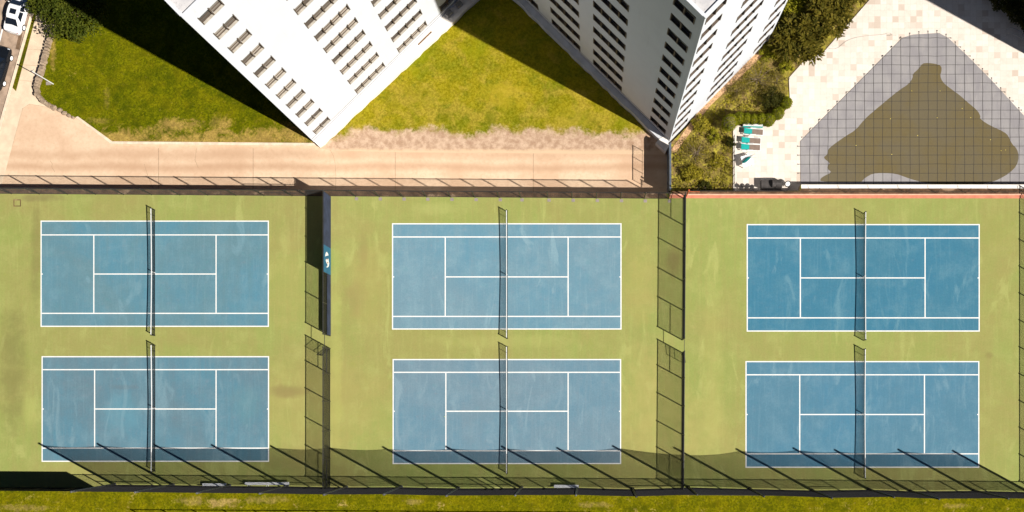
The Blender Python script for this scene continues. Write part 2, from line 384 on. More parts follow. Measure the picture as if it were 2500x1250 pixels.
# low ground north of the terrace
struct('street', MB().prism(P([(130, -160), (84, -2), (-1, 297), (-180, 930), (-700, 930), (-700, -160)], -2.12), -2.28, -2.12), 'asphalt')
lm = MB()
lm.sheet(P([(3, 92), (8, 70), (4.5, 70), (-4, 100), (-16, 142), (-12, 142)], -2.116), -2.116)
struct('street_marking', lm, 'line')
dr = MB(); dr.sheet(P([(47, 78), (55, 80), (47, 122), (38, 119)], -2.115), -2.115); struct('drain_grate', dr, 'joint')
kb = MB(); kb.prism(P([(130, -160), (84, -2), (-1, 297), (-180, 930), (-173, 930), (6, 299), (91, 0), (137, -158)], -1.97), -2.26, -1.97)
struct('street_kerb', kb, 'kerb')
struct('sidewalk', MB().prism(P([(138, -158), (92, 0), (7, 299), (-120, 740), (-25, 560), (29, 360), (55, 265), (72, 254), (128, 264), (140, 268), (98, 240), (90, 222), (134, 75), (200, -160)], -2.0), -2.27, -2.0), 'walk')
struct('verge', MB().prism(P([(139, -158), (92.5, 4), (76, 44), (29.5, 213), (39, 222.5), (86, 45), (102, -10), (150, -158)], -1.985), -2.1, -1.985), 'grass_strip')
sj = MB()
for (a, b) in (((66, 120), (112, 122)), ((46, 195), (84, 200)), ((29, 360), (55, 265)), ((55, 265), (72, 254)), ((72, 254), (128, 264)), ((57, 158), (98, 161))):
    A = G3(*a, -1.996); B_ = G3(*b, -1.996); d = (Vector(B_) - Vector(A)).normalized(); n = Vector((-d.y, d.x, 0)) * .02
    sj.add([Vector(A) + n, Vector(A) - n, Vector(B_) - n, Vector(B_) + n], [(0, 1, 2, 3)])
struct('sidewalk_joint', sj, 'pale_joint')
dv = struct('driveway', MB().prism(P([(-300, 520), (-25, 560), (29, 360), (55, 265), (72, 254), (128, 264), (190, 290), (275, 352), (770, 356), (1200, 200), (1660, 340), (1660, 490), (-100, 560)], ZL), -2.27, ZL), 'drive')
jm = MB(); random.seed(3)
for x in (387, 618, 965, 1302): jm.sheet(P([(x - .6, 362), (x + .6, 362), (x + .6, 470), (x - .6, 470)], -1.996), -1.996)
def crack(pts, w=.5):
    for a, b in zip(pts, pts[1:]):
        A = Vector(G3(*a, -1.996)); B_ = Vector(G3(*b, -1.996)); d = (B_ - A).normalized(); n = Vector((-d.y, d.x, 0)) * w * .03
        jm.add([A + n, A - n, B_ - n, B_ + n], [(0, 1, 2, 3)])
crack([(806, 366), (814, 380), (818, 398), (820, 430), (819, 466)])
crack([(122, 392), (128, 400), (126, 408), (134, 420)]); crack([(352, 400), (361, 430), (375, 462)])
crack([(480, 362), (476, 390), (484, 410)])
jm.build('driveway_joints', 'drive_joint', dv)

struct('lawn', MB().prism(P([(138, 60), (124, 75), (92, 222), (104, 246), (130, 262), (187, 288), (272, 346), (780, 350), (790, 345), (380, -60), (150, -160), (170, -50)], -1.93), -2.28, -1.93), 'grass_low')
ctr = [(778, 362), (1210, -90), (1650, 366), (1640, 378), (1500, 376), (1290, 374), (1000, 372), (820, 368)]
struct('courtyard_lawn', MB().prism(P(ctr, -1.985), -2.28, -1.985), 'grass_mid')
ke = MB()
ke.prism(P([(184, 286), (190, 284), (274, 345), (772, 349), (772, 356), (271, 351.5)], -1.85), -2.2, -1.85)
struct('lawn_kerb', ke, 'kerb')
# pool side
struct('garden_bed', MB().prism(P([(1637, 474), (1637, 350), (1960, 20), (2150, -190), (2150, -700), (5500, -700), (5500, 474)], ZG), -2.4, ZG), 'soil')
deck = [(1790, 470), (1790, 313), (1797, 306), (1882, 308), (1929, 256), (1926, 190), (1960, 152), (2010, 128), (2118, 5), (2300, -200), (5400, -500), (5400, 470)]
struct('pool_deck', MB().prism(P(deck, ZD), ZG - .05, ZD), 'deck')
struct('garden_path', MB().prism(P([(1638, 366), (1650, 372), (1730, 262), (1892, 106), (1960, 40), (1950, 26), (1880, 92), (1720, 250)], -1.24), ZG - .1, -1.24), 'mulch')

# ------------------------------------------------------------------ towers
def facade(mb, p0, p1, z0, z1, cols, rows, hh, rec):
    p0 = Vector((*p0, 0)); p1 = Vector((*p1, 0)); L = (p1 - p0).length; d = (p1 - p0) / L; inn = Vector((-d.y, d.x, 0))
    us = sorted({0, L, *[u for c in cols for u in c[:2]]}); zs = sorted({z0, z1, *[r for r in rows], *[r + hh for r in rows]})
    Z = Vector((0, 0, 1))
    q = lambda u, z, w=0: p0 + d * u + Z * z + inn * w
    for a, b in zip(us, us[1:]):
        for e, f in zip(zs, zs[1:]):
            hole = any(abs(a - c[0]) < 1e-6 for c in cols) and any(abs(e - r) < 1e-6 for r in rows)
            if not hole: mb.add([q(a, e), q(b, e), q(b, f), q(a, f)], [(0, 1, 2, 3)])
            else:
                mb.add([q(a, e), q(b, e), q(b, f), q(a, f), q(a, e, rec), q(b, e, rec), q(b, f, rec), q(a, f, rec)],
                       [(0, 4, 5, 1), (1, 5, 6, 2), (2, 6, 7, 3), (3, 7, 4, 0)])
    return math.atan2(d.y, d.x), p0, d
_win = {}
def window_set(parent, p0, d, rz, cols, rows, hh, rec, fin):
    for (a, b, n) in cols:
        key = (round(b - a, 2), n, hh, rec, fin); w = b - a
        for r in rows:
            loc = p0 + d * a; loc = (loc.x, loc.y, r)
            if key not in _win:
                f = MB()
                for i in range(n + 1):
                    x = w * i / n
                    lo = max(.0, x - .055) if i else .0; hi = min(w, x + .055) if i < n else w
                    if i == 0: hi = .09
                    if i == n: lo = w - .09
                    f.box((lo + .004, -.05, .03), (hi - .004, rec - .005, hh - .004 if not fin else hh - .004))
                    if fin: f.box((lo + .004, -.05, hh - .002), (hi - .004, -.003, hh + fin))
                for i in range(n):
                    x0, x1 = w * i / n + .1, w * (i + 1) / n - .1
                    f.box((x0, rec - .09, hh - .07), (x1, rec - .005, hh - .006)); f.box((x0, rec - .09, .03), (x1, rec - .005, .08))
                    f.box((x0, rec - .07, hh * .36), (x1, rec - .005, hh * .36 + .05))
                fo = f.build('window', 'frame')
                s = MB(); s.box((.002, -.06 if fin else -.01, .002), (w - .002, rec - .1, .028)); so = s.build('sill', 'sill' if fin else 'frame', fo)
                p = MB()
                for i in range(n): p.add([(w * i / n + .005, rec - .02, .03), (w * (i + 1) / n - .005, rec - .02, .03), (w * (i + 1) / n - .005, rec - .02, hh), (w * i / n + .005, rec - .02, hh)], [(0, 1, 2, 3)])
                po = p.build('pane', 'pane', fo)
                _win[key] = fo; o = fo
            else: o = dup(_win[key])
            o.parent = parent; o.location = loc; o.rotation_euler = (0, 0, rz)

ROOF = 34.15
def tower(label, C, angE, lenE, lenW, faces, podium):
    """C = south corner; SE face runs up-right, SW face up-left; windows per face"""
    t = thing('apartment_tower', label, 'apartment tower')
    a = math.radians(angE); dE = Vector((math.cos(a), math.sin(a))); dW = Vector((-math.sin(a), math.cos(a)))
    C = Vector(C); E = C + dE * lenE; Nn = E + dW * lenW; W = C + dW * lenW
    pts = {'SE': (C, E), 'NE': (E, Nn), 'NW': (Nn, W), 'SW': (W, C)}
    mb = MB(); todo = []
    for nm, (p, q) in pts.items():
        cols, rows, hh, rec, fin = faces.get(nm, ([], [], 1, .3, 0))
        L = (q - p).length
        if nm == 'SW': cols = [(L - c[1], L - c[0], c[2]) for c in cols]
        rz, p0, d = facade(mb, p, q, -2.3, ROOF, [c for c in cols], rows, hh, rec)
        todo.append((p0, d, rz, cols, rows, hh, rec, fin))
    mb.build('wall', 'stucco', t)
    for x in todo: window_set(t, *x)
    inset = .0
    rf = MB(); rf.sheet([tuple(p) for p in (C, E, Nn, W)], ROOF - .02)
    r = rf.build('roof', 'roof', t)
    pp = MB()
    for p, q in ((C, E), (E, Nn), (Nn, W), (W, C)):
        d = (q - p).normalized(); n = Vector((-d.y, d.x)); A, B_ = p + d * .0, q - d * .22
        pp.prism([tuple(A - n * .04), tuple(B_ - n * .04), tuple(B_ + n * .22), tuple(A + n * .22)], ROOF - .05, ROOF + .13)
    pp.build('parapet', 'stucco', r)
    # string course, darkened as a shadow line, and podium on the visible faces
    sc = MB(); pd = MB()
    for (p, q, off0, off1, zt) in podium(C, E, W, dE, dW):
        d = (q - p).normalized(); n = Vector((d.y, -d.x)); L = (q - p).length
        for zc in (-.42, -.95): sc.prism([tuple(p + n * .003), tuple(p + n * .03), tuple(q + n * .03), tuple(q + n * .003)], zc, zc + .07)
        N_ = 40; random.seed(int(L * 10)); prev = None; outer = []
        for i in range(N_ + 1):
            u = L * i / N_; o = off0 + (off1 - off0) * i / N_ + random.choice((-.06, 0, 0, .05, .02))
            outer.append(p + d * u + n * o)
        poly = [tuple(p + n * .004), *[tuple(x) for x in outer], tuple(q + n * .004)]
        pd.prism(poly, -2.25, zt)
        # service units and a dark strip on the podium
    sc.build('string_course', 'shadow_line', t)
    pd.build('podium', 'coping' if angE < 45 else 'podium', t)  # white copy for the sunlit podium, darker copy for the shaded one
    return t, C, E, W, dE, dW
rows11 = [31.5 - 3.165 * k for k in range(11)]
rowsSE = [32.45 - 3.2 * k for k in range(11)]
CL = G(770, 350, ZL); CR = G(1633, 350, ZL)
cols_long = [(.72, 2.87, 2), (6.76, 10.86, 4), (12.86, 16.98, 4), (19.0, 23.1, 4)]
cols_short = [(.72, 2.87, 2), (5.6, 9.3, 4), (12.3, 14.4, 2)]
tl, C1, E1, W1, dE1, dW1 = tower('white apartment tower whose sunlit face fills the upper left, stone lawn at its left', CL, 44.4, 26.0, 15.3,
    {'SE': (cols_long, rows11, 1.16, .24, .16), 'SW': (cols_short, rows11, 1.3, .28, 0)},
    lambda C, E, W, dE, dW: [(C + dE * .05, E, .8, 1.4, -1.35)])
tr_, C2, E2, W2, dE2, dW2 = tower('white apartment tower right of the courtyard, shaded blue-grey face beside a sunlit edge', CR, 45.6, 14.9, 26.0,
    {'SW': ([(.74, 2.93, 2), (7.1, 11.2, 4), (13.1, 17.2, 4), (19.2, 23.3, 4)], rows11, 1.42, .32, 0),
     'SE': ([(.22, 2.4, 2), (5.3, 9.1, 4), (12.2, 14.35, 2)], rowsSE, 1.25, .42, 0)},
    lambda C, E, W, dE, dW: [(W, C, .75, .62, -.95)])
# white landing outlined as the lit podium patch at the south corner of the right tower, service boxes
ld = MB(); ld.prism(P([(1612, 338), (1626, 330), (1633, 356), (1625, 371), (1601, 348)], -.9), -2.2, -.9)
ld.build('landing', 'coping', tr_)
for (u, w, lbl) in ((19.6, .45, 0), (21.0, .5, 0), (22.4, .42, 0)):
    p = C1 + dE1 * u + Vector((dE1.y, -dE1.x)) * w
    b = MB(); M_ = Matrix.Translation((p.x, p.y, -1.35)) @ Matrix.Rotation(math.radians(44.4), 4, 'Z')
    b.box((-.35, -.2, 0), (.35, .2, .55), M_); b.bar(M_ @ Vector((0, 0, .55)), M_ @ Vector((0, 0, .58)), .17, 12)
    b.build('air_conditioner', 'galv', tl)
dk = MB(); p = C1 + dE1 * 15.2; n1 = Vector((dE1.y, -dE1.x))
for (u0, u1, zz) in ((15.0, 17.0, -1.34),):
    a0 = C1 + dE1 * u0 + n1 * .3; a1 = C1 + dE1 * u1 + n1 * .3
    dk.prism([tuple(a0), tuple(a0 + n1 * .17), tuple(a1 + n1 * .17), tuple(a1)], -1.36, zz)
dk.build('dark_strip', 'joint', tl)  # thin dark strip laid on the podium top
# neighbouring tower beyond the right edge: it throws the shadow across the deck corner
tn = thing('apartment_tower', 'white neighbouring tower beyond the pool that shades the deck corner', 'apartment tower')
c3 = Vector(G(2665, 221, ZD)); c3p = [c3, c3 + Vector((22, 12)), c3 + Vector((16, 34)), c3 + Vector((-2, 26))]
w3 = MB(); todo = []; rows3 = [30.5 - 3.165 * k for k in range(10)]
for p, q in zip(c3p, c3p[1:] + c3p[:1]):
    L3 = (q - p).length; c_ = [(u, u + 3.2, 2) for u in (1.5, 6.5, 11.5, 16.5) if u + 3.4 < L3]
    rz3, p3, d3 = facade(w3, p, q, -2.3, 34, c_, rows3, 1.25, .42); todo.append((p3, d3, rz3, c_))
w3.sheet([tuple(v) for v in c3p], 34); w3.build('wall', 'stucco', tn)
for p3, d3, rz3, c_ in todo[:1] + todo[3:]: window_set(tn, p3, d3, rz3, c_, rows3, 1.25, .42, 0)

# ------------------------------------------------------------------ fences
def mesh_links(mb, A, B_, z0, z1, s=.075, r=.0035):
    A = Vector((*A, 0)); B_ = Vector((*B_, 0)); L = (B_ - A).length; d = (B_ - A) / L; h = z1 - z0; Z = Vector((0, 0, 1))
    st = s * math.sqrt(2); n = int((L + h) / st)
    for sgn in (1, -1):
        for i in range(n + 1):
            u0 = -h + i * st; u1 = u0 + h; za, zb = z0, z1
            if u0 < 0: za = z0 - u0; u0 = 0
            if u1 > L: zb = z1 - (u1 - L); u1 = L
            if zb - za < .02 or u1 <= u0: continue
            a, b = (u0, u1) if sgn > 0 else (L - u0, L - u1)
            mb.bar(A + d * a + Z * za, A + d * b + Z * zb, r, 3, cap=False)
def pw(A, B_, t): return (A[0] + (B_[0] - A[0]) * t, A[1] + (B_[1] - A[1]) * t)
def fence(t, A, B_, h, ts, mid=(), z=0.0, r=.0035, s=.075, pr=.058, spans=None, mat='steel', rails=True):
    """t parent; A,B world ends; ts post positions (0..1); mid = spans with a middle rail; spans = wire spans"""
    for q in ts:
        p = pw(A, B_, q); pm = MB(); pm.bar((p[0], p[1], z), (p[0], p[1], z + h + .06), pr, 8); pm.blob((p[0], p[1], z + h + .06), (pr * 1.25,) * 3, 6, 4)
        pm.build('post', mat, t)
    for (a, b) in (spans or [(ts[0], ts[-1])]):
        p, q = pw(A, B_, a), pw(A, B_, b)
        if rails: MB().bar((*p, z + h), (*q, z + h), .046, 6).build('top_rail', mat, t)
        if rails: MB().bar((*p, z + .06), (*q, z + .06), .018, 5).build('bottom_rail', mat, t)
        m = MB(); mesh_links(m, p, q, z + .05, z + h, s, r); m.build('chain_link', mat, t)
    for (a, b) in mid:
        p, q = pw(A, B_, a), pw(A, B_, b); MB().bar((*p, z + h * .5), (*q, z + h * .5), .040, 6).build('mid_rail', mat, t)
def screen(t, A, B_, a, b, z0, z1, mat, off=(0, .05), name='windscreen'):
    p, q = pw(A, B_, a), pw(A, B_, b); m = MB(); n = max(2, int(abs(b - a) * 60)); ox, oy = off
    vs = []; fs = []
    random.seed(int(a * 1000) + 5)
    for i in range(n + 1):
        x, y = pw(p, q, i / n); j = random.uniform(-.02, .02)
        for zz in (z0, (z0 + z1) / 2, z1):
            k = j if zz == (z0 + z1) / 2 else 0
            vs.append((x + ox + k * (1 if ox else 0), y + oy + k * (1 if oy else 0), zz))
    for i in range(n):
        for k in range(2): fs.append((3 * i + k, 3 * i + 3 + k, 3 * i + 4 + k, 3 * i + 1 + k))
    m.add(vs, fs); o = m.build(name, mat, t); md = o.modifiers.new('thick', 'SOLIDIFY'); md.thickness = .008
    return o
FH = 2.98
# north fence
A = G(-240, yN(-240)); B_ = G(1632, yN(1632))
xs = [-240, -170, -100, -32, 28] + [28 + 68.5 * i for i in range(1, 11)] + [748 , 806, 868, 926, 984, 1042, 1101, 1160, 1219, 1272, 1338, 1397, 1456, 1515, 1573, 1632]
tN = thing('court_fence', 'long black chain link fence between the tan driveway and the courts', 'fence')
ts = [(x + 240) / 1872 for x in xs]
fence(tN, A, B_, FH, ts, r=.0030, mid=[(ts[13], ts[16])])
for x in xs[17:]:
    z = .016; MB().sheet(P([(x - 1.5, yN(x) + 2), (x + 6.5, yN(x) + 2), (x + 6.5, yN(x) + 9.5), (x - 1.5, yN(x) + 9.5)], z), z).build('footing', 'greypad', tN)
# south fence
A = G(-240, yS(-240)); B_ = G(2760, yS(2760))
tS = thing('court_fence', 'black chain link fence along the bottom of the courts, benches and grass beside it', 'fence')
xs = [-240 + 72.0 * i for i in range(42)]; xs[-1] = 2760
ts = [(x + 240) / 3000 for x in xs]
Q = lambda x: (x + 240) / 3000
xs_g = [388, 407, 1218, 1238]; ts2 = sorted(ts + [Q(x) for x in xs_g])
for a_, b_ in ((388, 407), (1218, 1238)): MB().bar((*pw(A, B_, Q(a_)), FH), (*pw(A, B_, Q(b_)), FH), .04, 6).build('gate_header', 'steel', tS)
fence(tS, A, B_, FH, ts2, r=.0044, spans=[(0, Q(388)), (Q(407), Q(1218)), (Q(1238), 1)], mid=[(ts[7], ts[9]), (ts[13], ts[15]), (ts[18], ts[21]), (ts[25], ts[28]), (ts[31], ts[32])])
screen(tS, A, B_, ts[0], (238 + 240) / 3000, .03, 3.75, 'black_screen', (0, -.06))
screen(tS, A, B_, (1600 + 240) / 3000, 1, .03, .55, 'black_screen', (0, -.06))
# divider between left and middle courts
def ty(y, A_, B__): return (y - A_) / (B__ - A_)
A = G(806.5, 480); B_ = G(806, 1194); Y = lambda y: ty(y, 480, 1194)
t1 = thing('court_fence', 'dividing fence with navy screen and blue banner, between left and middle courts', 'fence')
fence(t1, A, B_, FH, [Y(y) for y in (480, 541, 610, 672, 745, 820, 851, 913, 980, 1051, 1119, 1194)], spans=[(0, Y(820)), (Y(851), 1)], mid=[(Y(851), Y(913)), (Y(1119), 1), (0, Y(541))], r=.0082)
screen(t1, A, B_, 0.002, Y(607), .04, FH - .03, 'navy_screen', (.06, 0)); screen(t1, A, B_, Y(607), Y(672), .04, FH - .03, 'banner', (.06, 0), 'banner')
screen(t1, A, B_, Y(672), Y(819), .04, 1.5, 'navy_screen', (.06, 0))
ban = [c for c in t1.children if c.name.startswith('banner')][0]
def emblem(pts, name, mat, off):
    m = MB(); ys = [600 + y / 4.167 for x, y in pts]; vs = []
    for (x, y), yy in zip(pts, ys):
        wx, wy = pw(A, B_, Y(yy)); vs.append((wx + off, wy, (697 - x) / 76 * FH))
    m.add(vs, [tuple(range(len(vs)))]); m.build(name, mat, ban)
emblem([(652, 85), (644, 98), (638, 118), (637, 140), (645, 155), (641, 178), (650, 200), (661, 210), (657, 230), (643, 243), (660, 240), (673, 222), (678, 190), (671, 160), (673, 125), (666, 97)], 'emblem', 'white', .076)
emblem([(655, 150), (650, 160), (654, 172), (661, 158)], 'emblem_eye', 'tan', .084); emblem([(658, 182), (655, 196), (664, 200), (668, 186)], 'emblem_beard', 'tan', .084)
# open gate leaf
def gate(t, hx, hy, ex, ey, h=2.1):
    a = G(hx, hy); b = G(ex, ey); g = MB()
    for z in (.08, h * .5, h): g.bar((*a, z), (*b, z), .026, 6)
    for p in (a, b): g.bar((*p, .05), (*p, h + .03), .03, 6)
    mesh_links(g, a, b, .08, h, .075, .003); g.build('gate_leaf', 'steel', t)
gate(t1, 806, 851, 786, 868)
MB().bar((*G(806, 820), 2.3), (*G(806, 851), 2.3), .03, 6).build('gate_header', 'steel', t1)
# divider between middle and right courts
A = G(1668, 484); B_ = G(1663, 1201); Y = lambda y: ty(y, 484, 1201)
t2 = thing('court_fence', 'plain black dividing fence with open gateway, between middle and right courts', 'fence')
fence(t2, A, B_, FH, [Y(y) for y in (484, 549, 613, 686, 757, 830, 861, 924, 991, 1060, 1124, 1201)], spans=[(0, Y(830)), (Y(861), 1)], mid=[(0, Y(549)), (Y(757), Y(830)), (Y(861), Y(924)), (Y(1124), 1)], r=.0085)
gate(t2, 1666.5, 861, 1669, 887)
MB().bar((*G(1666, 830), 2.3), (*G(1666, 861), 2.3), .03, 6).build('gate_header', 'steel', t2)
# east fence just outside the frame: its shadow falls along the right margin
A = G(2549, 486); B_ = G(2549, 1207)
t3 = thing('court_fence', 'black chain link fence along the right margin behind the right courts', 'fence')
fence(t3, A, B_, FH, [i / 11 for i in range(12)], r=.008, mid=[(9 / 11, 1)])
# field rail south of the grass
A = G(380, 1277); B_ = G(1500, 1283)
t4 = thing('field_fence', 'low rail fence south of the grass strip', 'fence')
fence(t4, A, B_, FH, [i / 15 for i in range(16)], r=.0012, s=.2)
# handrail fence on the pool side kerb
t5 = thing('guard_rail', 'low black guard rail with angled posts above the coral kerb', 'railing')
A = G(1676, 469.5); B_ = G(2740, 471)
rs = [(x - 1676) / 1064 for x in range(1700, 2741, 73)]
for q in rs:
    p = pw(A, B_, q); m = MB(); m.bar((p[0], p[1], 0), (p[0], p[1], .95), .03, 6); m.bar((p[0], p[1], .92), (p[0] + .16, p[1] + .22, 1.22), .022, 5); m.build('post', 'steel', t5)
for zz in (.25, .6, .93): MB().bar((*A, zz), (*B_, zz), .018, 5).build('rail', 'steel', t5)
cp = MB(); p = G(1675, 480); cp.bar((*p, .05), (*p, FH + .3), .075, 10); cp.bar((p[0], p[1], 2.6), (p[0] + 1.2, p[1] + .05, 2.2), .03, 6); cp.blob((*p, FH + .3), (.1, .1, .08), 8, 5)
tag(cp.build('corner_post', plain('rust_red_paint', (.50, .11, .04), .7)), 'rust red post at the top of the right dividing fence', 'post')
# retaining wall with railing between driveway and garden
tw = thing('retaining_wall', 'tall slate grey wall closing the driveway beside the right tower', 'wall')
MB().prism(P([(1629, 368), (1634, 362), (1634, 474), (1629, 474)], ZL), -2.25, .9).build('wall', 'slate', tw)
A = G(1631.5, 384, .9); B_ = G(1631.5, 470, .9)
fence(tw, A, B_, 1.25, [0, .33, .66, 1], z=.9, r=.0025, pr=.03)
# garden fence beside the deck
tg = thing('garden_fence', 'thin dark iron fence between shrubs and pool deck', 'fence')
A = G(1789, 470, ZG); B_ = G(1789, 338, ZG)
for i in range(8):
    p = pw(A, B_, i / 7); MB().bar((*p, ZG), (*p, ZG + 1.55), .028, 6).build('post', 'steel', tg)
for zz in (.2, 1.45): MB().bar((*A, ZG + zz), (*B_, ZG + zz), .02, 5).build('rail', 'steel', tg)
pk = MB()
for i in range(58):
    p = pw(A, B_, i / 57); pk.bar((*p, ZG + .1), (*p, ZG + 1.5), .009, 4)
pk.build('pickets', 'steel', tg)

# ------------------------------------------------------------------ ball-stop net
tips = [92, 235, 373, 514, 658, 792, 932, 1086, 1222, 1357, 1493, 1643, 1795, 1934, 2035, 2190, 2323]
yb = [1183, 1184, 1186, 1187, 1189.5, 1189, 1192, 1191, 1190.5, 1194, 1189.5, 1193.5, 1197, 1195, 1199, 1198, 1201]
tb = thing('ball_stop_net', 'tall sagging black net on a row of slanting-looking poles behind the courts', 'net')
PH = 9.15; poles = [(t + 187.5, y) for t, y in zip(tips, yb)]
for (x, y) in poles:
    p = G(x, y); m = MB(); m.bar((*p, 0), (*p, PH), .14, 10, r2=.10); m.blob((*p, PH), (.115, .115, .07), 8, 5); m.bar((*p, 0), (*p, .06), .2, 10)
    m.build('pole', 'pole' if (x < 1540) else 'steel', tb)
sup = [p for i, p in enumerate(poles) if i != 11]
nm = MB(); bands = MB()
ROWS = 92; zlow = .25
for (x0, y0), (x1, y1) in zip(sup, sup[1:]):
    a = Vector(G3(x0, y0)); b = Vector(G3(x1, y1)); L = (b - a).length; n = 8
    sag = .05 * L * (1.9 if L > 9 else 1.15)
    top = lambda t: PH - .45 - sag * 4 * t * (1 - t)
    pt = lambda t, f: a + (b - a) * t + Vector((0, 0, zlow + (top(t) - zlow) * f)) + Vector((0, -.03 * math.sin(PI * t) * (.3 + f), 0))
    for i in range(n):
        bands.bar(pt(i / n, 1), pt((i + 1) / n, 1), .02, 4, cap=False)
        for r in range(ROWS): nm.bar(pt(i / n, r / ROWS), pt((i + 1) / n, r / ROWS), .0098, 3, cap=False)
    k = int(L / .095)
    for i in range(k):
        t = (i + .5) / k
        for j in range(2): nm.bar(pt(t, j / 2), pt(t, (j + 1) / 2), .0088, 3, cap=False)
nm.build('net', 'netcord', tb); bands.build('head_rope', 'netcord', tb)

# ------------------------------------------------------------------ tennis nets
def tennis_net(cx, y0, y1, where):
    t = thing('tennis_net', 'tennis net with white tape across the ' + where, 'tennis net', G3(cx, (y0 + y1) / 2), 0, 'tennis nets')
    o = Vector(G3(cx, (y0 + y1) / 2)); hl = (Vector(G3(cx, y0)) - Vector(G3(cx, y1))).length / 2
    hz = lambda u: .914 + .156 * (abs(u) / hl) ** 1.5
    for s in (-1, 1):
        m = MB(); m.bar((0, s * hl, 0), (0, s * hl, 1.10), .05, 10); m.blob((0, s * hl, 1.1), (.06, .06, .04), 8, 4); m.bar((0.05, s * hl, .75), (.16, s * hl, .75), .02, 6); m.build('post', 'steel', t)
        MB().bar((0, s * (hl - .62), .0), (0, s * (hl - .62), 1.07), .022, 6).build('singles_stick', 'steel', t)
    tp = MB(); N_ = 24; nn = MB()
    for i in range(N_):
        a = -hl + 2 * hl * i / N_; b = -hl + 2 * hl * (i + 1) / N_
        za, zb = hz(a), hz(b)
        tp.add([(-.032, a, za), (.032, a, za), (.032, b, zb), (-.032, b, zb), (-.032, a, za - .07), (.032, a, za - .07), (.032, b, zb - .07), (-.032, b, zb - .07)],
               [(0, 1, 2, 3), (0, 3, 7, 4), (1, 5, 6, 2), (4, 7, 6, 5)])
        for r in range(20):
            f = r / 20; nn.bar((.03 * math.sin(PI * f) * 2, a, .02 + (za - .06) * f), (.03 * math.sin(PI * f) * 2, b, .02 + (zb - .06) * f), .0056, 3, cap=False)
    k = int(2 * hl / .05)
    for i in range(k):
        u = -hl + 2 * hl * (i + .5) / k; h = hz(u)
        nn.bar((0, u, .02), (.06, u, h * .5), .0056, 3, cap=False); nn.bar((.06, u, h * .5), (0, u, h - .04), .0056, 3, cap=False)
    tp.build('net_tape', 'tape', t); nn.build('net_mesh', 'netcord', t)
    m = MB(); m.box((-.05, -.03, .0), (.052, .03, .925)); m.build('centre_strap', 'tape', t)
for (cx, y0, y1), c in zip(((378.5, 513, 819.5), (379, 843, 1150), (1238.5, 517, 827), (1238.5, 847, 1155), (2107.5, 521, 831), (2106.5, 853, 1166)), COURTS):
    tennis_net(cx, y0, y1, c[10])

# ------------------------------------------------------------------ benches
def bench(px0, px1, py, label, legs):
    a = G(px0, py); b = G(px1, py); L = b[0] - a[0]
    t = thing('bench', label, 'bench', ((a[0] + b[0]) / 2, a[1], 0), 0, 'aluminium benches by the courts')
    MB().box((-L / 2, -.15, .43), (L / 2, .15, .47)).build('seat', 'alu', t)
    m = MB(); m.box((-L / 2, -.42, .74), (L / 2, -.39, .90)); m.build('backrest', 'alu', t)
    for i in range(legs):
        x = -L / 2 + .35 + (L - .7) * i / (legs - 1); g = MB()
        g.box((x - .025, -.14, 0), (x + .025, -.09, .43)); g.box((x - .025, .08, 0), (x + .025, .13, .43)); g.box((x - .025, -.50, 0), (x + .025, -.1, .05))
        g.bar((x, -.12, .40), (x, -.385, .86), .025, 6); g.build('leg', 'alu', t)
bench(498, 556, 1183, 'short white aluminium bench at left, next to the longest bench', 2)
bench(601, 709, 1180, 'longest white aluminium bench with three legs, right of the short one', 3)
bench(1353, 1413, 1186.5, 'white aluminium bench standing alone below the middle court', 2)

# ------------------------------------------------------------------ pool cover
cov = [(1955, 452), (1954, 345), (2203, 93), (2230, 85), (2293, 81), (2315, 93), (2362, 137), (2424, 200), (2500, 283), (2640, 420), (2640, 452)]
tc = thing('pool_cover', 'grey pool safety cover with dark strap grid over the angular pool', 'pool cover', G3(2260, 280, ZD))
off = Vector(G3(2260, 280, ZD)); cp_ = [Vector((*p, 0)) for p in P(cov, ZD)]
def rel(p, z): return (p[0] - off.x, p[1] - off.y, z)
mcov = NT('grey_cover_fabric'); nn_ = mcov.noise(.5, 4); ws = mcov.noise(1.5, 4, .6, vec=mcov.map((1, .25, 1), .75))
cc = mcov.mix(mcov.smooth(nn_, .35, .65), (.255, .238, .245), (.30, .282, .28)); cc = mcov.mix(mcov.math('MULTIPLY', mcov.smooth(ws, .5, .7), .3), cc, (.36, .33, .315)); mcov.bump(ws, .4, .08); mcov.fin(cc, .75, spec=.2)
m = MB(); m.prism([rel(p, 0)[:2] for p in cp_], .01, .05); m.build('sheet', mcov.m, tc)
def crossings(poly, axis, v):
    out = []
    for a, b in zip(poly, poly[1:] + poly[:1]):
        if (a[axis] - v) * (b[axis] - v) < 0:
            t = (v - a[axis]) / (b[axis] - a[axis]); out.append(a[1 - axis] + (b[1 - axis] - a[1 - axis]) * t)
    return sorted(out)
sm = plain('dark_strap_webbing', (.035, .033, .033), .8)
sw = .019
random.seed(12)
def strap(axis, v):
    c = crossings(cp_, axis, v)
    if len(c) < 2: return
    lo, hi = c[0] - .28, c[-1] + .28
    if axis == 0: lo = c[0]
    n = 10; s = MB(); vs = []
    for i in range(n + 1):
        w = lo + (hi - lo) * i / n; j = v + random.uniform(-.03, .03)
        for q in (-sw, sw):
            p = (j + q, w) if axis == 0 else (w, j + q); vs.append((p[0] - off.x, p[1] - off.y, .062))
    s.add(vs, [(2 * i, 2 * i + 1, 2 * i + 3, 2 * i + 2) for i in range(n)])
    for w in ([hi] if axis == 0 else [lo, hi]):
        p = (v, w) if axis == 0 else (w, v); s.blob((p[0] - off.x, p[1] - off.y, .03), (.06, .06, .05), 6, 4)
    s.build('strap', sm, tc)
i = 0
for k in range(31): strap(0, G(1977 + 22.2 * k, 300, ZD)[0])
for k in range(16): strap(1, G(2000, 93 + 22.0 * k, ZD)[1])
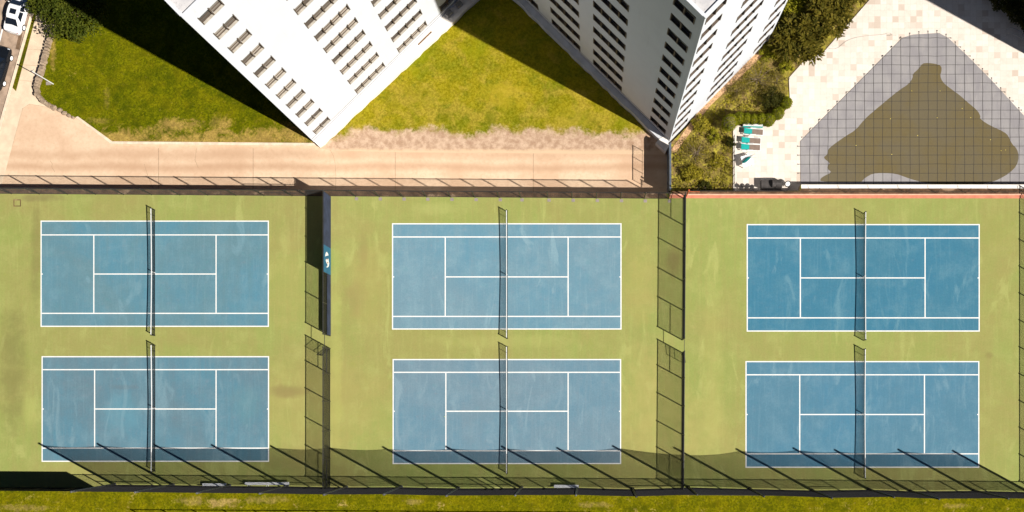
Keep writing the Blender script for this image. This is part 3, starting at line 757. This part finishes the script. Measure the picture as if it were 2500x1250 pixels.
pud = [(2251.6, 154.8), (2267, 153.6), (2284, 156), (2298, 160), (2299, 173), (2295, 185), (2301, 200), (2317, 213.6), (2344, 233), (2358, 246), (2387, 270), (2394, 284), (2392, 290), (2416, 306), (2452, 322), (2462, 332), (2470, 351), (2483, 363), (2487.5, 382), (2483, 404), (2464, 423), (2440, 437), (2425, 443), (2380, 452), (2290, 452), (2236, 441), (2212, 433), (2188, 424), (2154, 422), (2130, 424), (2116, 431.6), (2106, 440), (2104, 444), (2003, 444), (2003, 436), (2013, 429), (2031, 421), (2020, 412), (2021, 404), (2027, 398), (2009, 385), (2020, 377.6), (2021, 365.6), (2034, 353.6), (2065, 332), (2089, 317.6), (2111, 291), (2130, 274), (2164, 245.6), (2193, 221.6), (2219, 205), (2229, 189.6), (2228, 181), (2243, 168)]
mw = NT('murky_water'); a_ = mw.noise(.28, 5, .6); b_ = mw.noise(5, 4, .8)
cw = mw.mix(mw.smooth(a_, .35, .65), (.140, .108, .052), (.134, .110, .068)); cw = mw.mix(mw.math('MULTIPLY', mw.smooth(b_, .4, .8), .3), cw, (.17, .15, .075)); mw.fin(cw, .35, spec=.08)
def smooth_poly(p, it=2):
    for _ in range(it):
        q = []
        for a, b in zip(p, p[1:] + p[:1]):
            q += [(a[0] * .75 + b[0] * .25, a[1] * .75 + b[1] * .25), (a[0] * .25 + b[0] * .75, a[1] * .25 + b[1] * .75)]
        p = q
    return p
struct('water', MB().sheet(P(smooth_poly(pud, 1), ZD + .056), ZD + .056), mw.m)
lf = plain('yellow_leaf', (.62, .50, .10), .7)
for i, (x, y) in enumerate(((2226, 222), (2295, 222), (2288, 287.5), (2370, 287), (2240, 331), (2418, 341), (2455, 366), (2444, 368), (2174, 290), (2349, 265), (2090, 355), (2177, 377))):
    m = MB(); c = Vector(G3(x, y, ZD + .075)); r = .06
    m.add([c + Vector((r * math.cos(t + i), .6 * r * math.sin(t + i), .01 * (t > 3))) for t in (0, 1.1, 2.1, 3.14, 4.2, 5.2)], [(0, 1, 2, 3, 4, 5)])
    tag(m.build('fallen_leaf', lf), 'yellow leaf floating on the murky puddle over the pool cover', 'leaf', 'fallen leaves on the pool cover')

# ------------------------------------------------------------------ plants
def leaves(mb, c, rad, n, size, shell=.55, up=.0, mi=0):
    c = Vector(c)
    for _ in range(n):
        while True:
            d = Vector((random.gauss(0, 1), random.gauss(0, 1), random.gauss(0, 1)))
            if d.length > .01: break
        d.normalize(); rr = shell + (1 - shell) * random.random() ** .7
        rr *= 1 + random.gauss(0, .06)
        p = c + Vector((d.x * rad[0] * rr, d.y * rad[1] * rr, d.z * rad[2] * rr))
        nrm = (d * .6 + Vector((random.gauss(0, .5), random.gauss(0, .5), random.gauss(.3 + up, .5)))).normalized()
        u = nrm.orthogonal().normalized(); w = nrm.cross(u); t = random.uniform(0, 2 * PI)
        a = (u * math.cos(t) + w * math.sin(t)) * size * random.uniform(.6, 1.3); b = nrm.cross(a) * .55
        mb.add([p - a, p + b, p + a, p - b], [(0, 1, 2, 3)], mi)
def plant(name, label, cat, px, py, zb, r, h, mat, n=2600, size=.10, clumps=14, flat=.75, shell=.35, stems=True, group=None, seed=1, low=.25, feather=False):
    """crown of leaf clumps round a forked trunk; px,py = crown centre as seen, r = crown radius (m)"""
    random.seed(seed); zc = zb + h * .6; x, y = G(px, py, zc)
    t = thing(name, label, cat, (x, y, zb), 0, group); cr = MB(); tk = MB()
    tk.bar((0, 0, -.1), (0, 0, h * .35), .05 + .025 * r, 7, r2=.03 + .02 * r)
    cs = []
    for i in range(clumps):
        a = 2 * PI * i * .381966 * 1.0; q = math.sqrt((i + .5) / clumps) * r * .78
        zz = h * (low + (1 - low) * (1 - (q / r) ** 2 * .75) * random.uniform(.62, .92))
        c = (q * math.cos(a) + random.gauss(0, .08 * r), q * math.sin(a) + random.gauss(0, .08 * r), zz)
        cr_ = r * random.uniform(.26, .42)
        if feather: sprays(cr, c, (cr_, cr_, cr_ * flat), n // clumps // 9, .42, size)
        else: leaves(cr, c, (cr_, cr_, cr_ * flat), n // clumps, size, shell)
        tk.bar((0, 0, h * .3), c, .022 + .012 * r, 5, r2=.01)
    tk.build('trunk', 'bark', t); cr.build('crown', mat, t)
    return t
MT['bark'] = plain('bark', (.20, .15, .10), .9, var=.35, scale=6)
L_oak = leaf_mat('street_tree_leaves', (.036, .055, .004), (.085, .10, .008), (.16, .15, .02))
L_ever = leaf_mat('evergreen_sprays', (.034, .038, .003), (.125, .105, .009), (.30, .205, .03), .8)
L_hedge = leaf_mat('hedge_foliage', (.11, .13, .003), (.23, .235, .006), (.32, .28, .015))
L_brown = leaf_mat('bare_shrub_twigs', (.15, .118, .03), (.28, .22, .05), (.42, .32, .10))
L_yel = leaf_mat('yellowing_leaves', (.19, .165, .010), (.38, .31, .025), (.60, .48, .08))
L_dark = leaf_mat('dark_shrub_leaves', (.028, .032, .004), (.062, .062, .007), (.16, .13, .025))
L_lime = leaf_mat('lime_leaves', (.16, .165, .006), (.30, .27, .016), (.42, .36, .04))
def sprays(mb, c, rad, n, L, size):
    """feathery twigs: rows of needles along short drooping axes"""
    c = Vector(c)
    for _ in range(n):
        a = random.uniform(0, 2 * PI); z = random.uniform(-.15, 1); q = math.sqrt(max(0, 1 - z * z))
        d = Vector((math.cos(a) * q, math.sin(a) * q, z)); rr = random.uniform(.45, 1.0)
        p = c + Vector((d.x * rad[0] * rr, d.y * rad[1] * rr, d.z * rad[2] * rr))
        ax = (Vector((d.x, d.y, d.z * .4)) + Vector((random.gauss(0, .35), random.gauss(0, .35), random.gauss(.05, .3)))).normalized()
        u = ax.cross(Vector((0, 0, 1)));
        if u.length < .1: continue
        u.normalize(); w = u.cross(ax); ln = L * random.uniform(.6, 1.4)
        for i in range(7):
            t = i / 6; o = p + ax * ln * t + Vector((0, 0, -.12 * t * t * ln)); wd = size * (1.15 - t * .8)
            for sg in (1, -1):
                e = o + (u * sg * .9 + ax * .7 + w * random.uniform(-.3, .3)) * wd
                mb.add([o, o + ax * size * .5, e, o - ax * size * .1 + u * sg * wd * .3], [(0, 1, 2, 3)])
plant('street_tree', 'dark green street tree overhanging the pavement and white car', 'tree', 178, 14, -1.95, 3.7, 4.6, L_oak, 9000, .15, 26, seed=4)
plant('street_tree', 'smaller bushy tree at the lawn corner beside the street tree', 'tree', 118, -8, -1.95, 2.4, 4.2, L_oak, 4200, .15, 14, seed=6)
EV = dict(feather=True, flat=.8, low=.12)
plant('evergreen_tree', 'feathery dark evergreen nearest the tower, by the pool deck', 'tree', 1920, 92, ZG, 1.7, 3.0, L_ever, 9000, .14, 16, seed=11, **EV)
plant('evergreen_tree', 'largest feathery evergreen overhanging the pool deck edge', 'tree', 1958, 88, ZG, 2.35, 3.6, L_ever, 18000, .15, 24, seed=12, **EV)
plant('evergreen_tree', 'feathery evergreen at the top of the pool deck edge', 'tree', 2016, 34, ZG, 2.5, 3.3, L_ever, 16000, .15, 22, seed=13, **EV)
plant('evergreen_tree', 'evergreen in the shade behind the deck edge trees', 'tree', 2052, -30, ZG, 2.6, 3.4, L_ever, 9000, .15, 16, seed=14, **EV)
plant('shrub', 'yellow-green palm-like shrub between tower end and evergreens', 'shrub', 1937, 26, ZG, 1.1, 1.6, L_lime, 4500, .13, 9, seed=15, feather=True)
plant('shrub', 'lime green bush at the foot of the largest evergreen', 'shrub', 1874, 128, ZG, 1.0, .8, L_lime, 1200, .09, 8, seed=16)
plant('shrub', 'lime green bush at the deck corner below the evergreens', 'shrub', 1919, 160, ZG, .95, .9, L_lime, 1200, .09, 8, seed=17)
plant('bare_tree', 'brown half-bare small tree in the middle of the garden bed', 'tree', 1852, 190, ZG, 2.2, 2.2, L_brown, 1500, .06, 20, .7, .2, seed=18)
plant('bare_tree', 'brown twiggy small tree right of the half-bare one', 'tree', 1898, 198, ZG, 1.3, 1.6, L_brown, 900, .06, 12, .7, .2, seed=19)
plant('shrub', 'dark round shrub above the clipped hedge', 'shrub', 1886, 240, ZG, 1.5, 1.5, L_dark, 3000, .08, 14, seed=20)
plant('shrub', 'olive shrub below the gravel ledge of the tower', 'shrub', 1800, 222, ZG, 1.3, .7, L_brown, 1000, .07, 10, seed=21)
plant('shrub', 'yellow shrub under the tower corner', 'shrub', 1712, 303, ZG, 1.15, 1.1, L_yel, 1500, .09, 10, seed=22)
plant('shrub', 'lime shrub right of the yellow one under the tower', 'shrub', 1744, 330, ZG, .8, .6, L_lime, 700, .08, 8, seed=23)
plant('shrub', 'olive twiggy shrub in the middle of the lower bed', 'shrub', 1700, 372, ZG, 1.9, .9, L_brown, 1300, .06, 18, seed=24)
plant('shrub', 'yellow leafy shrub at the bottom of the lower bed', 'shrub', 1690, 425, ZG, 1.25, .9, L_yel, 1500, .09, 10, seed=25)
plant('shrub', 'yellow leafy shrub beside the iron fence', 'shrub', 1752, 396, ZG, 1.0, .7, L_yel, 800, .08, 10, seed=26)
plant('shrub', 'small dark bush behind the loungers', 'shrub', 1784, 348, ZG, .6, .8, L_dark, 600, .08, 7, seed=27)
plant('shrub', 'dark bush along the coral kerb in the lower bed', 'shrub', 1722, 456, ZG, .9, .6, L_dark, 900, .08, 8, seed=28)
# clipped columns of the hedge
random.seed(31)
hed = [(1782, 298, .80, 3.3, 'tallest clipped evergreen at the left end of the hedge'), (1804, 287, .58, 2.3, 'clipped evergreen second from the left end of the hedge'), (1822, 289, .54, 2.1, 'clipped evergreen third from the left, above the white lounger stack'),
       (1839, 291, .52, 2.0, 'clipped evergreen in the middle of the hedge'), (1857, 290, .54, 2.0, 'clipped evergreen right of the middle of the hedge'), (1877, 292, .66, 1.8, 'clipped evergreen at the inner bend of the hedge'),
       (1900, 276, .66, 1.6, 'clipped evergreen on the slanting deck side of the hedge'), (1920, 250, .62, 1.6, 'clipped evergreen at the right end of the hedge')]
for (x, y, r, h, lb) in hed:
    zc = ZG + h * .6; q = G(x, y, zc); t = thing('clipped_evergreen', lb, 'shrub', (*q, ZG), 0, 'clipped evergreens of the hedge')
    m = MB(); leaves(m, (0, 0, h * .5), (r, r, h * .52), 2200, .06, .82); m.build('foliage', L_hedge, t)
    m = MB(); m.blob((0, 0, h * .48), (r * .8, r * .8, h * .42), 10, 8, .05); m.bar((0, 0, -.05), (0, 0, h * .3), .05, 6); m.build('core_and_stem', 'bark', t)  # stem plus an unseen inner core added to block light
# ground cover of the bed
random.seed(40); gc = MB(); bed = [(1645, 360), (1720, 285), (1890, 112), (1930, 150), (1915, 180), (1920, 250), (1880, 300), (1790, 310), (1785, 462), (1645, 462)]
def inside(x, y, poly):
    c = False
    for (x0, y0), (x1, y1) in zip(poly, poly[1:] + poly[:1]):
        if (y0 > y) != (y1 > y) and x < (x1 - x0) * (y - y0) / (y1 - y0) + x0: c = not c
    return c
cnt = 0
while cnt < 9000:
    x, y = random.uniform(1640, 1935), random.uniform(110, 464)
    if not inside(x, y, bed): continue
    cl = math.sin(x * .09 + 1) * math.sin(y * .11 + x * .03) + random.gauss(0, .5)
    if cl < 0: continue
    p = Vector(G3(x, y, ZG)) + Vector((0, 0, random.uniform(.02, .28))); leaves(gc, p, (.06, .06, .05), 1, random.uniform(.05, .11), .2, .5, random.choice((0, 0, 1, 1, 2))); cnt += 1
tag(gc.build('ground_cover', [L_yel, L_brown, L_lime]), 'low yellow-green ground cover among the shrubs of the garden bed', 'ground cover', kind='stuff')
# plants in the shade of the top right corner
for (x, y, r, sd_, lb) in ((2446, 0, 1.5, 41, 'dark shrub in the shade at the top right corner'), (2484, 30, 1.5, 42, 'dark shrub at the right margin above the pool handrail'), (2412, -30, 1.5, 43, 'dark shrub at the upper edge of the shaded deck'), (2500, -10, 2.0, 44, 'broad dark shrub filling the top right corner'), (2512, 62, 1.1, 45, 'dark shrub cut by the right margin beside the handrail')):
    plant('shrub', lb, 'shrub', x, y, ZD, r, 1.2, L_dark, 2600, .11, 12, seed=sd_)

# ------------------------------------------------------------------ street side: wall, boulders, lamp, cars
random.seed(50)
tsw = MB(); path = [(131, 70), (118, 112), (108, 150), (98, 185), (90, 216), (93, 232), (106, 248), (126, 261)]
def along(pts, step):
    P3 = [Vector(G3(*p, -1.75)) for p in pts]; out = []; acc = 0
    for a, b in zip(P3, P3[1:]):
        L = (b - a).length; u = acc
        while u < L: out.append((a + (b - a) * (u / L), math.atan2((b - a).y, (b - a).x))); u += step
        acc = u - L
    return out
stn = NT('stone_blocks'); a_ = stn.noise(2.2, 5, .7); rr = stn.noise(9, 4, .8)
cs_ = stn.mix(stn.smooth(a_, .35, .65), (.44, .33, .23), (.25, .185, .13)); cs_ = stn.mix(stn.math('MULTIPLY', stn.smooth(rr, .4, .75), .5), cs_, (.16, .115, .08)); stn.bump(rr, .5, .04); stn.fin(cs_, .95)
for p, a in along(path, .33):
    M_ = Matrix.Translation((p.x + random.uniform(-.04, .04), p.y + random.uniform(-.03, .03), 0)) @ Matrix.Rotation(a + random.uniform(-.12, .12), 4, 'Z')
    for lv in range(2):
        w = random.uniform(.12, .19); dd = random.uniform(.19, .26); z0 = -2.1 + lv * .36; jx = [random.uniform(-.035, .035) for _ in range(8)]
        vs = [(-w + jx[0], -dd + jx[1], z0), (w + jx[2], -dd + jx[3], z0), (w, dd, z0), (-w, dd, z0), (-w * .9 + jx[4], -dd * .85, z0 + .37), (w * .9 + jx[5], -dd * .9, z0 + .35 + jx[6]), (w * .9, dd * .9, z0 + .36 + jx[7]), (-w * .9, dd * .92, z0 + .37)]
        tsw.add([M_ @ Vector(v) for v in vs], [(0, 3, 2, 1), (4, 5, 6, 7), (0, 1, 5, 4), (1, 2, 6, 5), (2, 3, 7, 6), (3, 0, 4, 7)])
tag(tsw.build('stone_wall', stn.m), 'low dry stone wall curving between pavement and lawn', 'wall')
for (x, y, r, lb) in ((131, 263, .34, 'round pale boulder at the end of the stone wall'), (146, 269, .27, 'boulder second from the end of the stone wall'), (157, 276, .26, 'pale rock in the middle of the loose row along the lawn'), (168, 282, .22, 'small rock beside the kerb end'), (178, 287, .17, 'smallest rock touching the white kerb')):
    m = MB(); q = G(x, y, -1.9); m.blob((*q, -1.92), (r * 1.25, r * .9, r * .8), 9, 7, .14, M=Matrix.Rotation(random.uniform(-.8, .1), 3, 'Z')); tag(m.build('boulder', stn.m), lb, 'boulder', 'loose boulders along the lawn edge')
tl_ = thing('lamp_pole', 'thin white pole standing in the lawn by the stone wall', 'pole', G3(130, 205, -1.93))  # lamp pole with a short arm near the top
MB().bar((0, 0, 0), (0, 0, 4.3), .055, 8, r2=.045).build('shaft', 'white', tl_)
m = MB(); m.bar((0, 0, 4.3), (0, 0, 4.42), .07, 8); m.bar((-.05, 0, 4.2), (.16, .26, 4.2), .03, 6); m.build('cap', 'galv', tl_)
MB().prism([(-.75, .25), (-.2, .22), (-.2, -.1), (-.75, -.12)], .0, .03).build('footing', 'greypad', tl_)

def car(label, loc, rz, paint, suv=False, spoke=True):
    """front faces +y"""
    t = thing('parked_car', label, 'car', loc, rz, 'cars parked along the kerb')
    # stations: y, half width, belt z, hood/boot z
    st = [(-2.32, .62, .50, .72), (-2.24, .78, .62, .92), (-2.0, .87, .74, 1.0), (-1.5, .91, .80, 1.02), (-.8, .92, .80, .96), (0, .92, .80, .94), (.7, .92, .78, .94), (1.1, .91, .76, .97), (1.6, .89, .70, .90), (2.05, .84, .62, .80), (2.25, .74, .54, .70), (2.34, .55, .46, .58)]
    vs = []; fs = []; K = 11
    for (y, w, zb, zt) in st:
        arch = min(1, max(0, (abs(abs(y) - 1.4)) / .38))
        low = .22 + .0 * arch
        half = [(w * .86, low), (w * .97, low + .12), (w, zb * .62 + .12), (w * .985, zb), (w * .9, zt - .02)]
        row = [(x, z) for x, z in half] + [(0, zt + .03)] + [(-x, z) for x, z in reversed(half)]
        vs += [(x, y, z) for x, z in row]
    n = len(st)
    for i in range(n - 1):
        for k in range(K - 1): fs.append((i * K + k, i * K + k + 1, (i + 1) * K + k + 1, (i + 1) * K + k))
        fs.append((i * K + K - 1, i * K, (i + 1) * K, (i + 1) * K + K - 1))
    fs += [tuple(range(K)), tuple(range((n - 1) * K + K - 1, (n - 1) * K - 1, -1))]
    b = MB(); b.add(vs, fs)
    # cabin shell: base and roof outlines
    base = [(-1.72, .72), (-1.2, .84), (0, .86), (.75, .82), (1.12, .70)]; zb = .93; zr = 1.44
    roof = [(-.92, .52), (-.70, .60), (-.1, .63), (.28, .60), (.42, .54)]
    def ring(L, z, dz=0): return [(w, y, z) for y, w in L] + [(-w, y, z) for y, w in reversed(L)]
    vb = ring(base, zb); vr = ring(roof, zr); m = len(vb)
    b.add(vb + vr, [tuple(range(m, 2 * m))] + [(i, (i + 1) % m, m + (i + 1) % m, m + i) for i in range(m)])
    body = b.build('body', paint, t, True)
    md = body.modifiers.new('es', 'EDGE_SPLIT'); md.split_angle = math.radians(32)
    def lerp(p, q, f): return tuple(p[i] + (q[i] - p[i]) * f for i in range(3))
    gl = MT['carglass']
    def glass(name, q, off):
        c = [Vector(p) + Vector(off) for p in q]; MB().add(c, [tuple(range(len(c)))]).build(name, gl, t)
    B0 = lambda i: vb[i]; R0 = lambda i: vr[i]
    glass('rear_window', [lerp(vb[0], vr[0], .14), lerp(vb[0], vr[0], .9), lerp(vb[-1], vr[-1], .9), lerp(vb[-1], vr[-1], .14)], (0, -.006, .008))
    glass('windscreen', [lerp(vb[4], vr[4], .08), lerp(vb[4], vr[4], .92), lerp(vb[5], vr[5], .92), lerp(vb[5], vr[5], .08)], (0, .006, .008))
    for s, ix in ((1, (1, 2, 3)), (-1, (8, 7, 6))):
        for a_, b_ in ((ix[0], ix[1]), (ix[1], ix[2])):
            q0, q1, q2, q3 = lerp(vb[a_], vr[a_], .1), lerp(vb[b_], vr[b_], .1), lerp(vb[b_], vr[b_], .86), lerp(vb[a_], vr[a_], .86)
            glass('side_window', [lerp(q0, q1, .05), lerp(q0, q1, .95), lerp(q3, q2, .95), lerp(q3, q2, .05)], (.008 * s, 0, .004))
    MB().box((-.34, -.52, zr + .002), (.34, .02, zr + .012)).build('sunroof', gl, t)
    for sx in (-1, 1):
        for y in (-1.4, 1.4):
            w = MB(); w.bar((sx * .70, y, .33), (sx * .935, y, .33), .335, 18); wo = w.build('wheel', 'rubber', t)
            r = MB(); r.bar((sx * .925, y, .33), (sx * .945, y, .33), .225, 14)
            for k in range(5):
                a = 2 * PI * k / 5; r.bar((sx * .95, y, .33), (sx * .95, y + .2 * math.cos(a), .33 + .2 * math.sin(a)), .03, 5)
            r.build('rim', 'alu', wo)
        h = MB(); h.blob((sx * .60, 2.16, .70), (.17, .10, .06), 8, 6); h.build('headlight', 'lamp_glass', t)
        h = MB(); h.blob((sx * .66, -2.22, .84), (.15, .05, .07), 8, 6); h.build('tail_light', 'tail_red', t)
        h = MB(); h.blob((sx * 1.0, .72, .98), (.10, .06, .06), 8, 6); h.bar((sx * .86, .72, .93), (sx * .96, .72, .96), .025, 5); h.build('wing_mirror', paint, t)
    m = MB(); m.box((-.62, -2.02, 1.012), (.62, -1.98, 1.045)); m.build('boot_lip', paint, t)
    m = MB(); m.box((-.22, -2.335, .56), (.22, -2.318, .67)); m.build('number_plate', 'white', t)
    return t
MT['carglass'] = plain('car_glass', (.010, .014, .022), .06, spec=.6, var=.1)
MT['rubber'] = plain('tyre_rubber', (.02, .02, .02), .8); MT['lamp_glass'] = plain('lamp_glass', (.55, .56, .58), .1, spec=.6); MT['tail_red'] = plain('tail_lens', (.35, .02, .015), .2)
wp = plain('white_car_paint', (.78, .78, .79), .25, var=.02, spec=.5); bp = plain('black_car_paint', (.008, .010, .014), .22, var=.1, spec=.35)
ang = math.atan2(271 / 23, 76 / 23) - PI / 2
car('white saloon car with sunroof parked under the tree', G3(51, 34, -2.12), ang, wp)
car('black car at the left margin, half out of view', G3(3, 170, -2.12), ang, bp)

# ------------------------------------------------------------------ pool furniture
MT['teal'] = plain('teal_fabric', (.006, .30, .27), .8, var=.08); MT['taupe'] = plain('taupe_mesh', (.215, .155, .125), .85, var=.1); MT['darkfurn'] = plain('dark_resin', (.055, .048, .045), .6, var=.3); MT['teal_dark'] = plain('dark_teal_towel', (.004, .14, .13), .9, var=.25)
def lounger(px, py, rz, label):
    t = thing('sun_lounger', label, 'sun lounger', G3(px, py, ZD), rz, 'sun loungers beside the garden'); t.scale = (1.04, 1.1, 1)
    f = MB()
    for s in (-1, 1):
        f.box((-1.0, s * .29 - .03, .26), (1.02, s * .29 + .03, .33))
    f.box((-1.0, -.26, .26), (-.95, .26, .33)); f.box((.97, -.26, .26), (1.02, .26, .33)); f.build('frame', 'white', t)
    for sx in (-.8, .85):
        for s in (-1, 1): MB().box((sx - .03, s * .29 - .025, 0), (sx + .03, s * .29 + .025, .26)).build('leg', 'white', t)
    MB().box((-.12, -.255, .315), (.965, .255, .345)).build('seat', 'taupe', t)
    M_ = Matrix.Translation((-.13, 0, .335)) @ Matrix.Rotation(math.radians(14), 4, 'Y')
    MB().box((-.85, -.255, -.012), (0, .255, .014), M_).build('backrest', 'teal', t)
    for s in (-1, 1):
        m = MB(); m.bar((-.3, s * .31, .33), (-.3, s * .31, .52), .02, 5); m.box((-.32, s * .31 - .03, .52), (.25, s * .31 + .03, .55)); m.bar((.2, s * .31, .33), (.2, s * .31, .52), .02, 5); m.build('armrest', 'white', t)
lounger(1838, 323.5, math.radians(-4), 'teal and taupe sun lounger next to the white lounger stack')
lounger(1832, 345, math.radians(-3), 'teal and taupe sun lounger in the middle of the three')
lounger(1831, 361.5, math.radians(-2), 'teal and taupe sun lounger beside the square table')
ts_ = thing('lounger_stack', 'stack of folded white loungers with teal edges by the hedge', 'lounger stack', G3(1836, 305.5, ZD), math.radians(-2))
for i in range(3):
    m = MB(); z = .16 + i * .24; m.box((-1.02, -.28, z), (1.02, .28, z + .06)); m.build('frame', 'white', ts_)
    if i < 2: MB().box((-.98, -.32, z + .065), (1.08, .26, z + .10)).build('fabric', 'teal', ts_)
m = MB()
for k in range(15): m.box((-.95 + k * .133, -.25, .702), (-.86 + k * .133, .25, .722))
m.build('slats', 'white', ts_)
for sx in (-.9, .9):
    for s in (-.24, .24): MB().box((sx - .03, s - .03, 0), (sx + .03, s + .03, .7)).build('leg', 'white', ts_)
tt = thing('patio_table', 'square white patio table turned on the deck below the loungers', 'table', G3(1822, 396, ZD), math.radians(15))
MB().box((-.58, -.58, .70), (.58, .58, .74)).build('tabletop', 'white', tt)
for sx in (-.5, .5):
    for sy in (-.5, .5): MB().box((sx - .03, sy - .03, 0), (sx + .03, sy + .03, .70)).build('leg', 'white', tt)
tu = thing('closed_parasol', 'teal closed parasol lying folded over the square table', 'parasol', G3(1822, 391, ZD + .76), math.radians(35))
m = MB(); random.seed(9)
prof = [(-.55, .03), (-.42, .10), (-.2, .16), (.05, .17), (.3, .14), (.5, .07)]
for (a, ra), (b, rb) in zip(prof, prof[1:]): m.bar((a, .02 * math.sin(a * 7), .1), (b, .02 * math.sin(b * 7), .1), ra, 9, r2=rb, cap=False)
m.build('canopy', 'teal_dark', tu)
MB().bar((.45, 0, .08), (1.15, .03, .04), .022, 6).build('pole', 'galv', tu)
for k, (dx, dy) in enumerate(((.75, .28), (.95, .12), (1.0, -.4))): MB().bar((.45, 0, .1), (dx, dy, .05), .012, 5).build('rib', 'galv', tu)
td = thing('storage_cabinet', 'dark cabinet with a rounded hood standing at the deck edge', 'cabinet', G3(1884, 452, ZD))
MB().box((-1.2, -.45, 0), (.95, .42, .78)).build('body', 'darkfurn', td)
m = MB(); m.bar((-.1, -.02, .80), (.85, -.02, .80), .40, 16); m.build('hood', 'darkfurn', td)
m = MB(); m.box((-.75, -.46, .2), (.6, -.452, .7)); m.build('door', 'steel', td)
tlr = thing('life_ring', 'white ring with dark rim leaning by the dark cabinet', 'life ring', G3(1921, 452, ZD))
m = MB(); Mr = Matrix.Translation((0, 0, .62)) @ Matrix.Rotation(.5, 4, 'X')
m.tube([Mr @ Vector((.3 * math.cos(2 * PI * i / 20), .3 * math.sin(2 * PI * i / 20), 0)) for i in range(21)], .05, 7); m.build('ring', 'darkfurn', tlr)
m = MB(); m.add([Mr @ Vector((.26 * math.cos(2 * PI * i / 20), .26 * math.sin(2 * PI * i / 20), -.01)) for i in range(20)], [tuple(range(20))]); m.build('face', 'white', tlr)
MB().bar((0, .2, 0), (0, .2, .7), .025, 6).build('stand', 'galv', tlr)
for i, x in enumerate((1808, 1821, 1834)):
    q = thing('stool', ('dark round stool at the corner of the iron fence', 'dark round stool in the middle of the row of three', 'dark round stool nearest the dark cabinet')[i], 'stool', G3(x, 458, ZD), 0, 'round stools at the deck edge')
    MB().bar((0, 0, .42), (0, 0, .48), .24, 14).build('seat', 'darkfurn', q)
    for k in range(4): MB().bar((.16 * math.cos(k * PI / 2 + .7), .16 * math.sin(k * PI / 2 + .7), .43), (.2 * math.cos(k * PI / 2 + .7), .2 * math.sin(k * PI / 2 + .7), 0), .016, 5).build('leg', 'steel', q)
th = thing('pool_handrail', 'pair of bent steel handrails on the shaded deck corner', 'handrail', G3(2478, 86, ZD))
for s in (-1, 1):
    MB().tube([(-.9 , s * .3 + .3, 0), (-.8, s * .3 + .25, .8), (-.2, s * .3, .9), (.4, s * .3 - .25, .75), (.8, s * .3 - .4, .1)], .024, 7).build('rail', 'galv', th)
hose = MB(); hp = [(2012, 108), (2020, 117), (2034, 120), (2046, 117), (2056, 108), (2066, 100), (2080, 94), (2100, 89), (2130, 86), (2160, 84), (2166, 80), (2178, 82), (2172, 88), (2160, 85), (2205, 87)]
hose.tube([G3(x, y, ZD + .03) for x, y in smooth_poly(hp, 2)[:-6]], .014, 5); tag(hose.build('hose', plain('grey_hose', (.30, .27, .24), .7)), 'thin grey hose snaking over the deck tiles to the pool cover', 'hose')
# tennis balls left on the courts
bm_ = NT('ball_felt').fin((.55, .62, .10), .9)
for (x, y, lb) in ((1638, 757, 'ball in the fence shadow by the middle dividing gateway'), (1621, 951, 'ball in the fence shadow below the middle dividing gateway'), (1085, 1017, 'ball on the lower middle court'), (1587, 618, 'ball on green between middle court and fence'), (1292, 1196, 'ball by the bottom fence')):
    m = MB(); m.blob(G3(x, y, .05), (.04, .04, .04), 8, 6); tag(m.build('tennis_ball', bm_), 'yellow tennis ' + lb, 'ball', 'stray tennis balls')

# ------------------------------------------------------------------ light, sky, camera
EL = math.radians(45.6); az = Vector((.878, -.479)); az.normalize()
sd = Vector((az.x * math.cos(EL), az.y * math.cos(EL), math.sin(EL)))
sun = bpy.data.lights.new('sun', 'SUN'); sun.energy = 5.0; sun.angle = math.radians(.5); sun.color = (1.0, .955, .88)
so = bpy.data.objects.new('sun', sun); col.objects.link(so); so.rotation_euler = sd.to_track_quat('Z', 'Y').to_euler(); so.location = (60, -40, 90)
w = bpy.data.worlds.new('World'); scn.world = w; w.use_nodes = True
sky = w.node_tree.nodes.new('ShaderNodeTexSky'); sky.sky_type = 'NISHITA'; sky.sun_disc = False
sky.sun_elevation = EL; sky.sun_rotation = math.atan2(sd.x, sd.y); sky.altitude = 2500; sky.air_density = .32; sky.dust_density = .1; sky.ozone_density = 2.0
bg = w.node_tree.nodes['Background']; w.node_tree.links.new(sky.outputs[0], bg.inputs[0]); bg.inputs[1].default_value = .05
cam = bpy.data.cameras.new('camera'); co = bpy.data.objects.new('camera', cam); col.objects.link(co)
co.location = (0, 0, H); co.rotation_euler = (0, 0, 0)
cam.sensor_width = 36; cam.lens = 36 * F / 2500; cam.shift_x = (1250 - NX) / 2500; cam.shift_y = (NY - 625) / 2500
cam.clip_start = 1; cam.clip_end = 3000
scn.camera = co
vs_ = scn.view_settings; vs_.view_transform = 'Standard'; vs_.look = 'None'; vs_.exposure = .48; vs_.gamma = 1
